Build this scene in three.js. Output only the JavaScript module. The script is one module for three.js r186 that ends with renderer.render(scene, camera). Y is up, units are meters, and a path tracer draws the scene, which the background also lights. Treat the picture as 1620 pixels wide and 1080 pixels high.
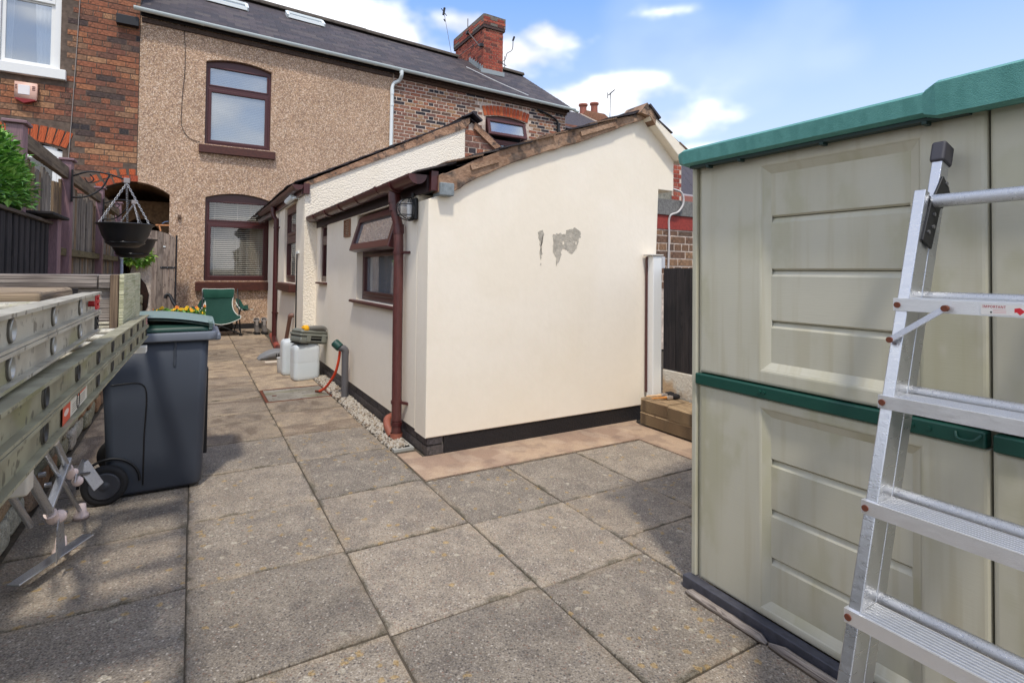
import * as THREE from 'three';
import { mergeGeometries } from 'three/addons/utils/BufferGeometryUtils.js';
import { RoundedBoxGeometry } from 'three/addons/geometries/RoundedBoxGeometry.js';

// ---------------------------------------------------------------- camera, renderer, sky, sun
const scene = new THREE.Scene();
const camera = new THREE.PerspectiveCamera(2 * Math.atan(540 / 857) * 180 / Math.PI, 1620 / 1080, 0.05, 900);
camera.position.set(0, 1.25, 0);
camera.rotation.order = 'YXZ';
const rad = (d) => d * Math.PI / 180;
camera.rotation.set(rad(1.2), rad(-30.5), rad(0.6));
camera.setViewOffset(1620, 1080, 0, 127, 1620, 1080);          // lens shifted down, as in the photograph
const renderer = new THREE.WebGLRenderer({ antialias: true });
renderer.setSize(1024, 682);
renderer.toneMapping = THREE.LinearToneMapping;
renderer.toneMappingExposure = 1.34;
renderer.shadowMap.enabled = true;
const SUN = new THREE.Vector3(-0.18, 0.88, 0.45).normalize();
const sun = new THREE.DirectionalLight(new THREE.Color(1, 0.94, 0.84), 2.0);
sun.position.copy(SUN).multiplyScalar(60); sun.castShadow = true; sun.shadow.radius = 9; sun.shadow.mapSize.set(4096, 4096);
Object.assign(sun.shadow.camera, { left: -22, right: 22, top: 22, bottom: -22, near: 1, far: 140 });
scene.add(sun, sun.target);

// seeded randomness and tileable noise
let seedState = 7;
const rnd = () => { seedState = (seedState + 0x6d2b79f5) | 0; let t = Math.imul(seedState ^ (seedState >>> 15), 1 | seedState); t = (t + Math.imul(t ^ (t >>> 7), 61 | t)) ^ t; return ((t ^ (t >>> 14)) >>> 0) / 4294967296; };
const rr = (a, b) => a + (b - a) * rnd();
const pick = (a) => a[Math.floor(rnd() * a.length)];
const hash = (x, y, s) => { let h = Math.imul(x, 374761393) ^ Math.imul(y, 668265263) ^ Math.imul(s + 11, 2246822519); h = Math.imul(h ^ (h >>> 13), 1274126177); h ^= h >>> 16; return (h >>> 0) / 4294967296; };
const mod = (a, p) => ((a % p) + p) % p;
function N(x, y, px, py, s) {
  const xi = Math.floor(x), yi = Math.floor(y); let fx = x - xi, fy = y - yi;
  fx = fx * fx * (3 - 2 * fx); fy = fy * fy * (3 - 2 * fy);
  const x0 = mod(xi, px), x1 = mod(xi + 1, px), y0 = mod(yi, py), y1 = mod(yi + 1, py);
  const a = hash(x0, y0, s), b = hash(x1, y0, s), c = hash(x0, y1, s), d = hash(x1, y1, s);
  return a + (b - a) * fx + (c - a) * fy + (a - b - c + d) * fx * fy;
}
function F(u, v, bx, by, oct, s) { let t = 0, a = 0.5, n = 0; for (let i = 0; i < oct; i++) { t += a * N(u * bx, v * by, bx, by, s + i); n += a; a *= 0.5; bx *= 2; by *= 2; } return t / n; }
// nearest jittered point of a tileable grid: distance, id, second distance
const cellOut = [0, 0, 0];
function cell(u, v, g, s) {
  const x = u * g, y = v * g, xi = Math.floor(x), yi = Math.floor(y); let d1 = 9, d2 = 9, id = 0;
  for (let j = -1; j <= 1; j++) for (let i = -1; i <= 1; i++) {
    const cx = mod(xi + i, g), cy = mod(yi + j, g), dx = xi + i + hash(cx, cy, s) - x, dy = yi + j + hash(cx, cy, s + 1) - y, d = Math.sqrt(dx * dx + dy * dy);
    if (d < d1) { d2 = d1; d1 = d; id = hash(cx, cy, s + 2); } else if (d < d2) d2 = d;
  }
  cellOut[0] = d1; cellOut[1] = id; cellOut[2] = d2; return cellOut;
}
const sm = (a, b, x) => { const t = Math.min(1, Math.max(0, (x - a) / (b - a))); return t * t * (3 - 2 * t); };
const mix = (a, b, t) => a + (b - a) * t;
const mix3 = (a, b, t) => [a[0] + (b[0] - a[0]) * t, a[1] + (b[1] - a[1]) * t, a[2] + (b[2] - a[2]) * t];

// sky: blue with white cumulus, as an equirectangular float map
{
  const W = 2048, H = 1024, data = new Float32Array(W * H * 4);
  const clouds = [[15, 23.4, 9, 3.0], [7, 26, 7, 2.6], [25, 24.6, 5, 1.7], [31, 22, 5.5, 2.4], [34, 23.6, 4, 2.0], [20, 21, 7, 2.2], [28, 20.5, 5, 1.6], [40, 17.5, 6.5, 2.0], [44, 15.0, 7, 1.6], [36, 15.5, 4, 1.6], [46, 25.2, 3.4, 0.6, 0.42], [49, 11, 7, 1.4], [22, 19.2, 7, 1.4]];
  const rs = []; for (let i = 0; i < 90; i++) { const az = hash(i, 3, 5) * 360 - 180; if (az > -12 && az < 78) continue; rs.push([az, 6 + 60 * Math.pow(hash(i, 4, 5), 1.3), 6 + 14 * hash(i, 5, 5), 2 + 5 * hash(i, 6, 5)]); }
  const all = clouds.concat(rs);
  for (let j = 0; j < H; j++) {
    const el = ((j + 0.5) / H - 0.5) * 180, row = all.filter((q) => Math.abs(el - q[1]) < q[3] * 2.4);
    for (let i = 0; i < W; i++) {
      const k = (j * W + i) * 4, th = ((i + 0.5) / W - 0.5) * 2 * Math.PI;      // atan2(z, x)
      let c;
      if (el < -1) c = [0.22, 0.21, 0.19];
      else {
        const x = Math.cos(th), z = Math.sin(th), az = Math.atan2(x, -z) * 180 / Math.PI, e = Math.max(el, 0);
        const t = Math.pow(sm(4, 36, e), 1.15);
        c = mix3([0.37, 0.46, 0.585], [0.08, 0.21, 0.55], t);
        c = mix3(c, [0.06, 0.15, 0.42], sm(34, 90, e));
        const u = (az + 180) / 360, v = el / 180 + 0.5;
        const n = F(u, v, 64, 64, 6, 40), w = F(u, v, 24, 14, 4, 80);
        let m = 0;
        for (let q0 = 0; q0 < row.length; q0++) {
          const ca = row[q0][0], ce = row[q0][1], ra = row[q0][2], re = row[q0][3], wt = row[q0][4] ?? 1; let da = az - ca; if (da > 180) da -= 360; if (da < -180) da += 360;
          if (Math.abs(da) > ra * 2.2) continue;
          const dy = (el - ce) / re; const q = (da / ra) ** 2 + (dy < 0 ? (dy * 1.25) ** 2 : dy * dy);
          m = Math.max(m, wt * Math.exp(-q * 0.9));
        }
        if (az < -14 || az > 80 || el > 36) m = Math.max(m, 0.36 + 0.40 * w);
        const dens = 0.93 * sm(0.20, 0.82, m * 0.92 + (n - 0.5) * 1.5 * (0.35 + 0.65 * sm(0, 0.3, m)) + (w - 0.5) * 0.7);
        const shade = 0.52 + 0.30 * sm(0.32, 0.66, n * 0.6 + w * 0.4);
        const wisp = 0.14 * sm(0.48, 0.75, w) * sm(46, 10, e);
        c = mix3(c, [1.0 * shade, 1.0 * shade, 1.02 * shade], Math.min(1, dens * 0.95 + wisp));
      }
      data[k] = c[0]; data[k + 1] = c[1]; data[k + 2] = c[2]; data[k + 3] = 1;
    }
  }
  const t = new THREE.DataTexture(data, W, H, THREE.RGBAFormat, THREE.FloatType);
  t.mapping = THREE.EquirectangularReflectionMapping; t.magFilter = t.minFilter = THREE.LinearFilter; t.needsUpdate = true;
  scene.background = t; scene.environment = t;
  scene.backgroundIntensity = 1.45; scene.environmentIntensity = 1.45;
}

// ---------------------------------------------------------------- textures and materials
function tex(n, f, srgb = true, w = n, h = n) {
  const d = new Uint8Array(w * h * 4);
  for (let j = 0; j < h; j++) for (let i = 0; i < w; i++) {
    const c = f((i + 0.5) / w, (j + 0.5) / h), k = (j * w + i) * 4;
    if (typeof c === 'number') d[k] = d[k + 1] = d[k + 2] = Math.min(255, Math.max(0, c * 255)); else { d[k] = Math.min(255, Math.max(0, c[0])); d[k + 1] = Math.min(255, Math.max(0, c[1])); d[k + 2] = Math.min(255, Math.max(0, c[2])); }
    d[k + 3] = 255;
  }
  const t = new THREE.DataTexture(d, w, h); t.wrapS = t.wrapT = THREE.RepeatWrapping; t.magFilter = THREE.LinearFilter; t.minFilter = THREE.LinearMipmapLinearFilter; t.generateMipmaps = true;
  if (srgb) t.colorSpace = THREE.SRGBColorSpace; t.needsUpdate = true; return t;
}
const sized = (t, w, h = w) => { const c = t.clone(); c.repeat.set(1 / w, 1 / h); c.needsUpdate = true; return c; };
const S = (r, g, b) => new THREE.Color().setRGB(r / 255, g / 255, b / 255, THREE.SRGBColorSpace);
const std = (o) => { const m = new THREE.MeshStandardMaterial({ roughness: 0.8, metalness: 0, ...o }); m.side = THREE.DoubleSide; return m; };
const plain = (r, g, b, roughness = 0.6, metalness = 0, o = {}) => std({ color: S(r, g, b), roughness, metalness, ...o });

const grain = tex(256, (u, v) => 0.72 + 0.28 * F(u, v, 16, 16, 4, 3) + 0.1 * (hash(u * 256 | 0, v * 256 | 0, 1) - 0.5));   // multiplies any colour
const grainBump = tex(256, (u, v) => F(u, v, 24, 24, 4, 9), false);
const fine = tex(256, (u, v) => F(u, v, 48, 48, 3, 19), false);

// cream masonry paint, gently uneven, a few marks
const creamMap = tex(1024, (u, v) => { const a = F(u, v, 4, 4, 5, 21), b = F(u, v, 60, 60, 2, 25), st = F(u, v, 40, 3, 3, 28); let c = mix3([249, 238, 219], [246, 234, 213], sm(0.35, 0.65, a)); const d = 3 * (b - 0.5) - 1.5 * sm(0.6, 0.8, st); return [c[0] + d, c[1] + d, c[2] + d * 1.2]; });
const creamBump = tex(512, (u, v) => 0.6 * F(u, v, 48, 40, 3, 31) + 0.4 * F(u, v, 8, 8, 3, 35), false);
const cream = std({ map: sized(creamMap, 2.6), bumpMap: sized(creamBump, 1.1), bumpScale: 0.0012, roughness: 0.85 });
const creamRoughBump = tex(512, (u, v) => { const c = cell(u, v, 40, 51); return sm(0.8, 0.1, c[0]) * (0.5 + 0.5 * c[1]); }, false);
const creamRough = std({ map: sized(creamMap, 2.1), bumpMap: sized(creamRoughBump, 0.9), bumpScale: 0.005, roughness: 0.9 });
// pebbledash
const pebH = new Float32Array(1024 * 1024);
const pebPal = [[178, 152, 130], [168, 140, 116], [192, 170, 148], [156, 130, 108], [142, 118, 100], [200, 182, 162], [126, 104, 90], [178, 150, 122], [166, 140, 118]];
const pebMap = tex(1024, (u, v) => {
  const c = cell(u, v, 104, 61), id = c[1], d = c[0], e = c[2] - c[0]; const big = F(u, v, 3, 3, 4, 66);
  const gap = sm(0.02, 0.22, e); let col = pebPal[Math.floor(id * 8.99)];
  pebH[(v * 1024 | 0) * 1024 + (u * 1024 | 0)] = gap * (0.5 + 0.5 * (id * 7 % 1));
  const k = mix(1.15, 1.28, big); col = mix3([136, 108, 84], col, gap);
  return [col[0] * k, col[1] * k, col[2] * k];
});
const pebBump = tex(1024, (u, v) => pebH[(v * 1024 | 0) * 1024 + (u * 1024 | 0)], false);
const pebbledash = std({ map: sized(pebMap, 2.0), bumpMap: sized(pebBump, 2.0), bumpScale: 0.006, roughness: 0.92 });
// bricks: one grain shared, many colours
const brickMap = tex(128, (u, v) => 0.62 + 0.45 * F(u, v, 5, 3, 4, 71) - 0.25 * sm(0.62, 0.8, F(u, v, 9, 5, 3, 75)));
const brickMat = (r, g, b, k = 0.9) => std({ color: S(Math.min(255, r * 1.1), Math.min(255, g * 1.16), Math.min(255, b * 1.18)), map: brickMap, bumpMap: grainBump, bumpScale: 0.004, roughness: k });
const oldBricks = [[170, 104, 74], [178, 112, 78], [158, 96, 70], [140, 88, 70], [126, 84, 68], [90, 70, 64], [68, 58, 58], [160, 114, 86], [184, 130, 94], [116, 88, 74], [70, 60, 58], [168, 100, 72], [150, 98, 74], [144, 90, 68]].map((c) => brickMat(...c));
const rightBricks = [[168, 116, 94], [150, 98, 80], [176, 132, 102], [140, 96, 82], [74, 64, 66], [60, 54, 58], [188, 140, 104], [156, 108, 84], [174, 106, 80], [124, 92, 76], [182, 122, 88]].map((c) => brickMat(...c));
const redBricks = [[190, 92, 70], [178, 80, 62], [198, 104, 78], [164, 74, 58], [184, 96, 74], [120, 66, 56]].map((c) => brickMat(...c));
const blockBricks = [[146, 104, 78], [128, 92, 72], [158, 116, 86], [112, 84, 68], [136, 98, 74]].map((c) => brickMat(...c));
const archBricks = [[206, 94, 50], [196, 84, 46], [214, 106, 60], [186, 82, 50]].map((c) => brickMat(...c, 0.8));
const blueBricks = [[86, 76, 76], [72, 64, 66], [96, 84, 80], [80, 68, 68]].map((c) => brickMat(...c, 0.55));
const mortarMap = tex(256, (u, v) => 0.7 + 0.4 * F(u, v, 20, 20, 4, 91));
const mortarDark = std({ color: S(112, 96, 84), map: sized(mortarMap, 1), roughness: 0.95 });
const mortarPale = std({ color: S(226, 206, 188), map: sized(mortarMap, 1), roughness: 0.95 });
const mortarGrey = std({ color: S(132, 122, 112), map: sized(mortarMap, 1), roughness: 0.95 });
// slates
const slates = [[76, 70, 74], [66, 62, 66], [86, 78, 80], [60, 56, 62], [92, 86, 84], [72, 64, 66]].map(([r, g, b]) => std({ color: S(r * 0.98, g * 0.94, b * 0.94), map: grain, bumpMap: grainBump, bumpScale: 0.004, roughness: 0.7 }));
const stoneMap = tex(512, (u, v) => { const a = F(u, v, 5, 5, 5, 101), b = F(u, v, 40, 40, 3, 105), c = F(u, v, 7, 7, 4, 109); let q = mix3([194, 164, 138], [166, 136, 112], sm(0.35, 0.65, a)); q = mix3(q, [92, 84, 78], 0.8 * sm(0.50, 0.66, c)); const d = 40 * (b - 0.5); return [q[0] + d, q[1] + d, q[2] + d]; });
const sandstone = std({ color: S(222, 214, 208), map: sized(stoneMap, 0.8), bumpMap: sized(grainBump, 0.3), bumpScale: 0.005, roughness: 0.95 });
// concrete slabs: exposed aggregate, edges worn paler, lichen; near ones grey, far ones buff
function slabTex(s, tone, buff, lichen) {
  const c0 = mix3([153, 142, 127], [174, 153, 126], buff), c1 = mix3([137, 127, 114], [148, 129, 108], buff);
  return tex(512, (u, v) => {
    const a = F(u, v, 3, 3, 5, s), b = F(u, v, 10, 10, 4, s + 7); let q = mix3(c0, c1, sm(0.34, 0.64, a * 0.6 + b * 0.4));
    q = mix3(q, [108, 100, 93], 0.35 * sm(0.56, 0.74, F(u, v, 6, 5, 4, s + 13)) * (1 - 0.4 * buff));
    const c = cell(u, v, 62, s + 3); const sp = sm(0.30 + 0.22 * ((c[1] * 37) % 1), 0.16 + 0.14 * ((c[1] * 37) % 1), c[0]);
    const st = c[1] < 0.24 ? [92, 86, 81] : c[1] < 0.40 ? [180, 168, 151] : c[1] < 0.48 ? [140, 110, 94] : c[1] < 0.52 ? [212, 202, 188] : null;
    if (st) q = mix3(q, st, sp * 0.72 * (1 - 0.6 * buff));
    const edge = Math.min(u, v, 1 - u, 1 - v) + 0.05 * (b - 0.5) * 2;
    q = mix3(q, mix3([164, 146, 122], [186, 160, 124], buff), 0.5 * sm(0.09, 0.0, edge) * sm(0.35, 0.6, F(u, v, 4, 4, 3, s + 71)));
    q = mix3(q, [86, 80, 66], 0.6 * sm(0.035, 0.0, edge) * sm(0.42, 0.62, F(u, v, 6, 6, 3, s + 77)));
    if (lichen) { const l = cell(u, v, 15, s + 33); if (l[1] < lichen) { const n = F(u, v, 50, 50, 2, s + 40); q = mix3(q, l[1] < lichen * 0.6 ? [172, 142, 92] : [188, 178, 158], 0.7 * sm(0.36, 0.18, l[0] + (n - 0.5) * 0.5)); } }
    if (buff > 0.4) { q = mix3(q, [104, 88, 74], 0.5 * sm(0.52, 0.7, F(u, v, 2, 6, 4, s + 50))); }
    const d = (hash(u * 512 | 0, v * 512 | 0, s) - 0.5) * 30 + (F(u, v, 150, 150, 2, s + 60) - 0.5) * 60; return [(q[0] + d) * tone, (q[1] + d) * tone, (q[2] + d) * tone];
  });
}
const slabBump = tex(512, (u, v) => { const c = cell(u, v, 64, 3); return 0.5 * F(u, v, 40, 40, 3, 4) + 0.5 * sm(0.5, 0.1, c[0]); }, false);
const slabNear = [slabTex(201, 0.98, 0.05, 0.08), slabTex(231, 0.93, 0.05, 0.2), slabTex(261, 1.02, 0.15, 0.05), slabTex(291, 0.90, 0.05, 0.03), slabTex(321, 0.97, 0.1, 0.3), slabTex(471, 1.0, 0.2, 0.12)].map((t) => std({ map: t, bumpMap: slabBump, bumpScale: 0.004, roughness: 0.93 }));
const slabFar = [slabTex(351, 1.0, 0.7, 0), slabTex(381, 0.92, 0.6, 0), slabTex(411, 1.04, 0.9, 0), slabTex(441, 0.95, 0.5, 0)].map((t) => std({ map: t, bumpMap: slabBump, bumpScale: 0.003, roughness: 0.93 }));
const stripMap = tex(512, (u, v) => { const a = F(u, v, 5, 5, 5, 501), b = F(u, v, 9, 9, 4, 507); let q = mix3([184, 158, 132], [158, 132, 112], sm(0.35, 0.65, a)); q = mix3(q, [128, 108, 94], 0.4 * sm(0.55, 0.75, b)); q = mix3(q, [200, 178, 154], 0.35 * sm(0.62, 0.75, F(u, v, 7, 7, 3, 515))); const d = (hash(u * 512 | 0, v * 512 | 0, 5) - 0.5) * 26; return [q[0] + d, q[1] + d, q[2] + d]; });
const strip = std({ map: sized(stripMap, 1.1), bumpMap: sized(slabBump, 0.7), bumpScale: 0.004, roughness: 0.93 });
const soil = std({ color: S(74, 66, 54), map: sized(mortarMap, 0.4), roughness: 1 });
// timber: grain runs along u
function woodTex(s, a, b, k) { return tex(512, (u, v) => { const g = F(u, v, 3, 40, 4, s), h = F(u, v, 6, 120, 2, s + 5), m = F(u, v, 4, 5, 3, s + 9), kx = cell(u, v * 0.5, 3, s + 13); let q = mix3(a, b, sm(0.3, 0.7, g * 0.6 + h * 0.4)); q = mix3(q, k, 0.5 * sm(0.55, 0.75, m) + 0.55 * sm(0.09, 0.03, kx[0])); q = mix3(q, k, 0.6 * sm(0.68, 0.78, h)); return q; }); }
const woodBump = tex(512, (u, v) => 0.5 * F(u, v, 3, 40, 4, 601) + 0.5 * F(u, v, 6, 120, 2, 606), false);
const wood = (t, w = 0.9, h = 0.3, tint = [255, 255, 255]) => std({ color: S(...tint), map: sized(t, w, h), bumpMap: sized(woodBump, w, h), bumpScale: 0.006, roughness: 0.9 });
const greyWoodT = woodTex(621, [168, 157, 146], [136, 125, 116], [84, 74, 68]), brownWoodT = woodTex(651, [150, 128, 102], [112, 92, 74], [64, 52, 44]), darkWoodT = woodTex(681, [52, 46, 46], [34, 30, 32], [20, 18, 20]);
const greyWood = wood(greyWoodT), brownWood = wood(brownWoodT), darkWood = wood(darkWoodT), paleWood = wood(greyWoodT, 0.9, 0.3, [255, 240, 210]);
const fenceWoods = [wood(greyWoodT, 0.8, 0.25, [236, 238, 234]), wood(greyWoodT, 0.9, 0.2, [212, 214, 212]), wood(brownWoodT, 0.8, 0.25, [252, 250, 240])];
const gateWoods = [wood(greyWoodT, 0.8, 0.25, [255, 244, 236]), wood(greyWoodT, 0.8, 0.25, [226, 218, 212])];
const sleeperWood = wood(woodTex(711, [178, 152, 116], [146, 120, 90], [88, 72, 58]), 0.7, 0.25);
const algaeWood = wood(woodTex(741, [200, 196, 164], [188, 186, 150], [156, 156, 118]), 0.6, 0.3);
// plastics, paints, metals
const maroon = std({ color: S(76, 34, 34), roughness: 0.32 }), maroonDull = std({ color: S(98, 52, 50), roughness: 0.45, map: grain }), sillBrown = std({ color: S(92, 46, 32), roughness: 0.5, map: sized(grain, 0.5) });
const purple = std({ color: S(152, 118, 124), roughness: 0.55, map: sized(grain, 0.6) });
const whitePVC = plain(232, 238, 236, 0.35), whitePaint = plain(236, 236, 232, 0.45), gutterWhite = plain(226, 236, 232, 0.4);
const black = plain(22, 22, 24, 0.5), blackGloss = plain(16, 16, 18, 0.3), dark = plain(12, 11, 11, 1), rubber = plain(26, 26, 28, 0.75);
const bitumen = std({ color: S(30, 28, 30), roughness: 0.6, bumpMap: sized(grainBump, 0.2), bumpScale: 0.004 });
const alloyRough = tex(256, (u, v) => 0.55 + 0.5 * F(u, v, 8, 60, 3, 801), false);
const alloy = std({ color: new THREE.Color(0.56, 0.57, 0.59), metalness: 0.9, roughness: 0.40, roughnessMap: sized(alloyRough, 0.3), bumpMap: sized(fine, 0.1), bumpScale: 0.0004 });
const alloyOldMap = tex(512, (u, v) => { const a = F(u, v, 5, 5, 5, 821), b = F(u, v, 30, 30, 3, 825), g = F(u, v, 3, 6, 4, 829); let q = mix3([198, 192, 174], [168, 161, 144], sm(0.35, 0.7, a)); q = mix3(q, [150, 148, 96], 0.5 * sm(0.55, 0.75, g)); q = mix3(q, [92, 84, 70], 0.6 * sm(0.66, 0.8, b)); return q; });
const alloyOld = std({ map: sized(alloyOldMap, 0.5), metalness: 0.3, roughness: 0.5, bumpMap: sized(fine, 0.1), bumpScale: 0.0004 });
const alloyGreen = std({ map: sized(alloyOldMap, 0.5), color: S(214, 214, 196), metalness: 0.2, roughness: 0.65 });
const steel = plain(150, 150, 152, 0.35, 0.9), chainSteel = plain(188, 188, 188, 0.35, 0.8), rust = plain(110, 60, 40, 0.8, 0.2);
const clay = std({ color: S(176, 104, 82), roughness: 0.6, map: sized(grain, 0.3) });
const shedMap = tex(1024, (u, v) => { const a = F(u, v, 6, 4, 4, 841), st = F(u, v, 50, 3, 4, 845), st2 = F(u, v, 26, 2, 4, 849), sp = F(u, v, 16, 12, 5, 853); let q = mix3([196, 192, 173], [190, 186, 166], sm(0.3, 0.7, a)); q = mix3(q, [176, 168, 140], 0.35 * sm(0.55, 0.78, st) + 0.2 * sm(0.6, 0.8, st2)); q = mix3(q, [166, 162, 128], 0.4 * sm(0.5, 0.72, sp) * sm(0.35, 0.6, a)); return q; });
const shedBump = tex(512, (u, v) => F(u, v, 10, 140, 3, 861), false);
const shedPlastic = std({ map: sized(shedMap, 1.5, 1.9), bumpMap: sized(shedBump, 0.35), bumpScale: 0.0002, roughness: 0.5 });
const tealMap = tex(512, (u, v) => { const a = F(u, v, 20, 6, 4, 871), b = F(u, v, 60, 60, 2, 875); const q = mix3([80, 142, 133], [90, 152, 143], sm(0.35, 0.7, a)); const d = 10 * (b - 0.5); return [q[0] + d, q[1] + d, q[2] + d]; });
const teal = std({ map: sized(tealMap, 0.6), bumpMap: sized(fine, 0.08), bumpScale: 0.001, roughness: 0.6 });
const darkGreen = plain(18, 70, 58, 0.45);
const binGrey = std({ map: sized(tex(512, (u, v) => { const a = F(u, v, 5, 3, 5, 881), b = F(u, v, 40, 3, 3, 885), sc = F(u, v, 90, 12, 3, 889); const q = mix3([55, 61, 71], [65, 71, 81], sm(0.3, 0.7, a)); const d = 16 * sm(0.62, 0.8, b) + 26 * sm(0.72, 0.82, sc); return [q[0] + d, q[1] + d, q[2] + d * 0.9]; }), 0.8), roughness: 0.42, bumpMap: sized(fine, 0.06), bumpScale: 0.0005 }), binRim = plain(112, 118, 128, 0.45), binGreen = plain(22, 62, 52, 0.45), binLid = plain(120, 140, 134, 0.5);
const glass = new THREE.MeshPhysicalMaterial({ color: 0xffffff, transmission: 1, roughness: 0.02, thickness: 0, ior: 2.0, side: THREE.DoubleSide });
const mirrorGlass = new THREE.MeshPhysicalMaterial({ color: S(214, 222, 230), metalness: 0.5, transmission: 1, roughness: 0.02, thickness: 0, ior: 1.8, side: THREE.DoubleSide });
const blindMat = plain(180, 174, 158, 0.6), curtainMat = new THREE.MeshPhysicalMaterial({ color: S(240, 242, 244), roughness: 0.9, transmission: 0.3, side: THREE.DoubleSide });
const jugPlastic = new THREE.MeshPhysicalMaterial({ color: S(236, 242, 244), roughness: 0.5, transmission: 0.3, thickness: 0, side: THREE.DoubleSide }), jugWater = plain(176, 198, 198, 0.4);
const chairCloth = std({ color: S(15, 62, 50), roughness: 0.85, bumpMap: sized(fine, 0.05), bumpScale: 0.002 });
const hoseOrange = plain(226, 70, 34, 0.4);
const leafMats = [[86, 144, 46], [114, 172, 62], [66, 116, 40], [146, 194, 86]].map(([r, g, b]) => new THREE.MeshPhysicalMaterial({ color: S(r, g, b), roughness: 0.6, transmission: 0.25, thickness: 0, side: THREE.DoubleSide }));
const yellowPetal = plain(246, 196, 20, 0.7);
const roomMat = plain(40, 36, 34, 0.95);
// ---------------------------------------------------------------- builders
const names = {};
const numbered = (n) => { const k = names[n] = (names[n] ?? -1) + 1; return k ? n + '_' + String(k).padStart(3, '0') : n; };
const base0 = new WeakMap();                                    // where a thing's base stands; its parts are given in world metres
function thing(name, label, category, [x, y, z] = [0, 0, 0], group) {
  const o = new THREE.Group(); o.name = numbered(name); o.position.set(x, y, z); base0.set(o, [x, y, z]); scene.add(o);
  o.userData = { label, category }; if (group) o.userData.group = group; return o;
}
function ground(name, at = [0, 0, 0]) { const o = new THREE.Group(); o.name = numbered(name); o.position.set(...at); base0.set(o, at); o.userData.kind = 'structure'; scene.add(o); return o; }
function part(name, geo, material, parent, label) {             // geo in world metres
  const b = base0.get(parent) ?? [0, 0, 0]; const g = Array.isArray(geo) ? merge(geo) : geo;
  g.translate(-b[0], -b[1], -b[2]); const m = new THREE.Mesh(g, material); m.name = name; base0.set(m, b); if (label) m.userData.label = label; parent.add(m); return m;
}
const placed = (name, geo, material, parent, pos, rot) => { const b = base0.get(parent) ?? [0, 0, 0]; const m = new THREE.Mesh(geo, material); m.name = name; m.position.set(pos[0] - b[0], pos[1] - b[1], pos[2] - b[2]); if (rot) m.rotation.set(...rot); parent.add(m); return m; };
const clean = (g) => { const q = g.index ? g.toNonIndexed() : g; for (const k of Object.keys(q.attributes)) if (!['position', 'normal', 'uv'].includes(k)) q.deleteAttribute(k); return q; };
const merge = (a) => mergeGeometries(a.map(clean));
// uv in metres from the dominant direction of each face; turn swaps u and v
function uvm(g0, turn = '', ou = 0, ov = 0) {
  const g = clean(g0), p = g.attributes.position, uv = new Float32Array(p.count * 2), a = new THREE.Vector3(), b = new THREE.Vector3(), c = new THREE.Vector3(), n = new THREE.Vector3();
  for (let i = 0; i < p.count; i += 3) {
    a.fromBufferAttribute(p, i); b.fromBufferAttribute(p, i + 1); c.fromBufferAttribute(p, i + 2); n.copy(b).sub(a).cross(c.clone().sub(a));
    const ax = Math.abs(n.x), ay = Math.abs(n.y), az = Math.abs(n.z);
    [a, b, c].forEach((q, k) => { let u, v; if (az >= ax && az >= ay) { u = q.x; v = q.y; } else if (ax >= ay) { u = q.z; v = q.y; } else { u = q.x; v = q.z; }
      if (turn === 'y') { [u, v] = [v, u]; } if (turn === 'z' && ay > ax && ay > az) { [u, v] = [v, u]; }
      uv[(i + k) * 2] = u + ou; uv[(i + k) * 2 + 1] = v + ov; });
  }
  g.setAttribute('uv', new THREE.BufferAttribute(uv, 2)); return g;
}
const flat = (g) => { const q = clean(g); q.computeVertexNormals(); return q; };
const box = (x0, x1, y0, y1, z0, z1) => new THREE.BoxGeometry(Math.abs(x1 - x0), Math.abs(y1 - y0), Math.abs(z1 - z0)).translate((x0 + x1) / 2, (y0 + y1) / 2, (z0 + z1) / 2);
const ubox = (x0, x1, y0, y1, z0, z1, t = '', ou = 0, ov = 0) => uvm(box(x0, x1, y0, y1, z0, z1), t, ou, ov);
const rbox = (x0, x1, y0, y1, z0, z1, r = 0.006, s = 2) => new RoundedBoxGeometry(Math.abs(x1 - x0), Math.abs(y1 - y0), Math.abs(z1 - z0), s, r).translate((x0 + x1) / 2, (y0 + y1) / 2, (z0 + z1) / 2);
const V = (a) => new THREE.Vector3(...a);
function frameTo(g, p0, p1, up = [0, 1, 0]) {                    // g lies along +z from the origin; put it from p0 towards p1
  const z = V(p1).sub(V(p0)).normalize(); let y = V(up); y.addScaledVector(z, -y.dot(z)); if (y.lengthSq() < 1e-6) { y = V([1, 0, 0.01]); y.addScaledVector(z, -y.dot(z)); } y.normalize();
  const x = y.clone().cross(z); return g.applyMatrix4(new THREE.Matrix4().makeBasis(x, y, z).setPosition(...p0));
}
const dist = (a, b) => V(a).distanceTo(V(b));
const rod = (p0, p1, r, r1 = r, n = 14) => { const l = dist(p0, p1); return frameTo(new THREE.CylinderGeometry(r1, r, l, n).rotateX(Math.PI / 2).translate(0, 0, l / 2), p0, p1); };
const bar = (p0, p1, w, h, up) => { const l = dist(p0, p1); return frameTo(new THREE.BoxGeometry(w, h, l).translate(0, 0, l / 2), p0, p1, up); };
const rbar = (p0, p1, w, h, up, r = 0.004) => { const l = dist(p0, p1); return frameTo(new RoundedBoxGeometry(w, h, l, 2, Math.min(r, w / 2.2, h / 2.2)).translate(0, 0, l / 2), p0, p1, up); };
const tube = (pts, r, seg = 24, n = 8, closed = false) => new THREE.TubeGeometry(new THREE.CatmullRomCurve3(pts.map(V), closed, 'centripetal'), seg, r, n, closed);
const shape = (pts) => { const s = new THREE.Shape(); pts.forEach(([x, y], i) => (i ? s.lineTo(x, y) : s.moveTo(x, y))); s.closePath(); return s; };
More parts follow.
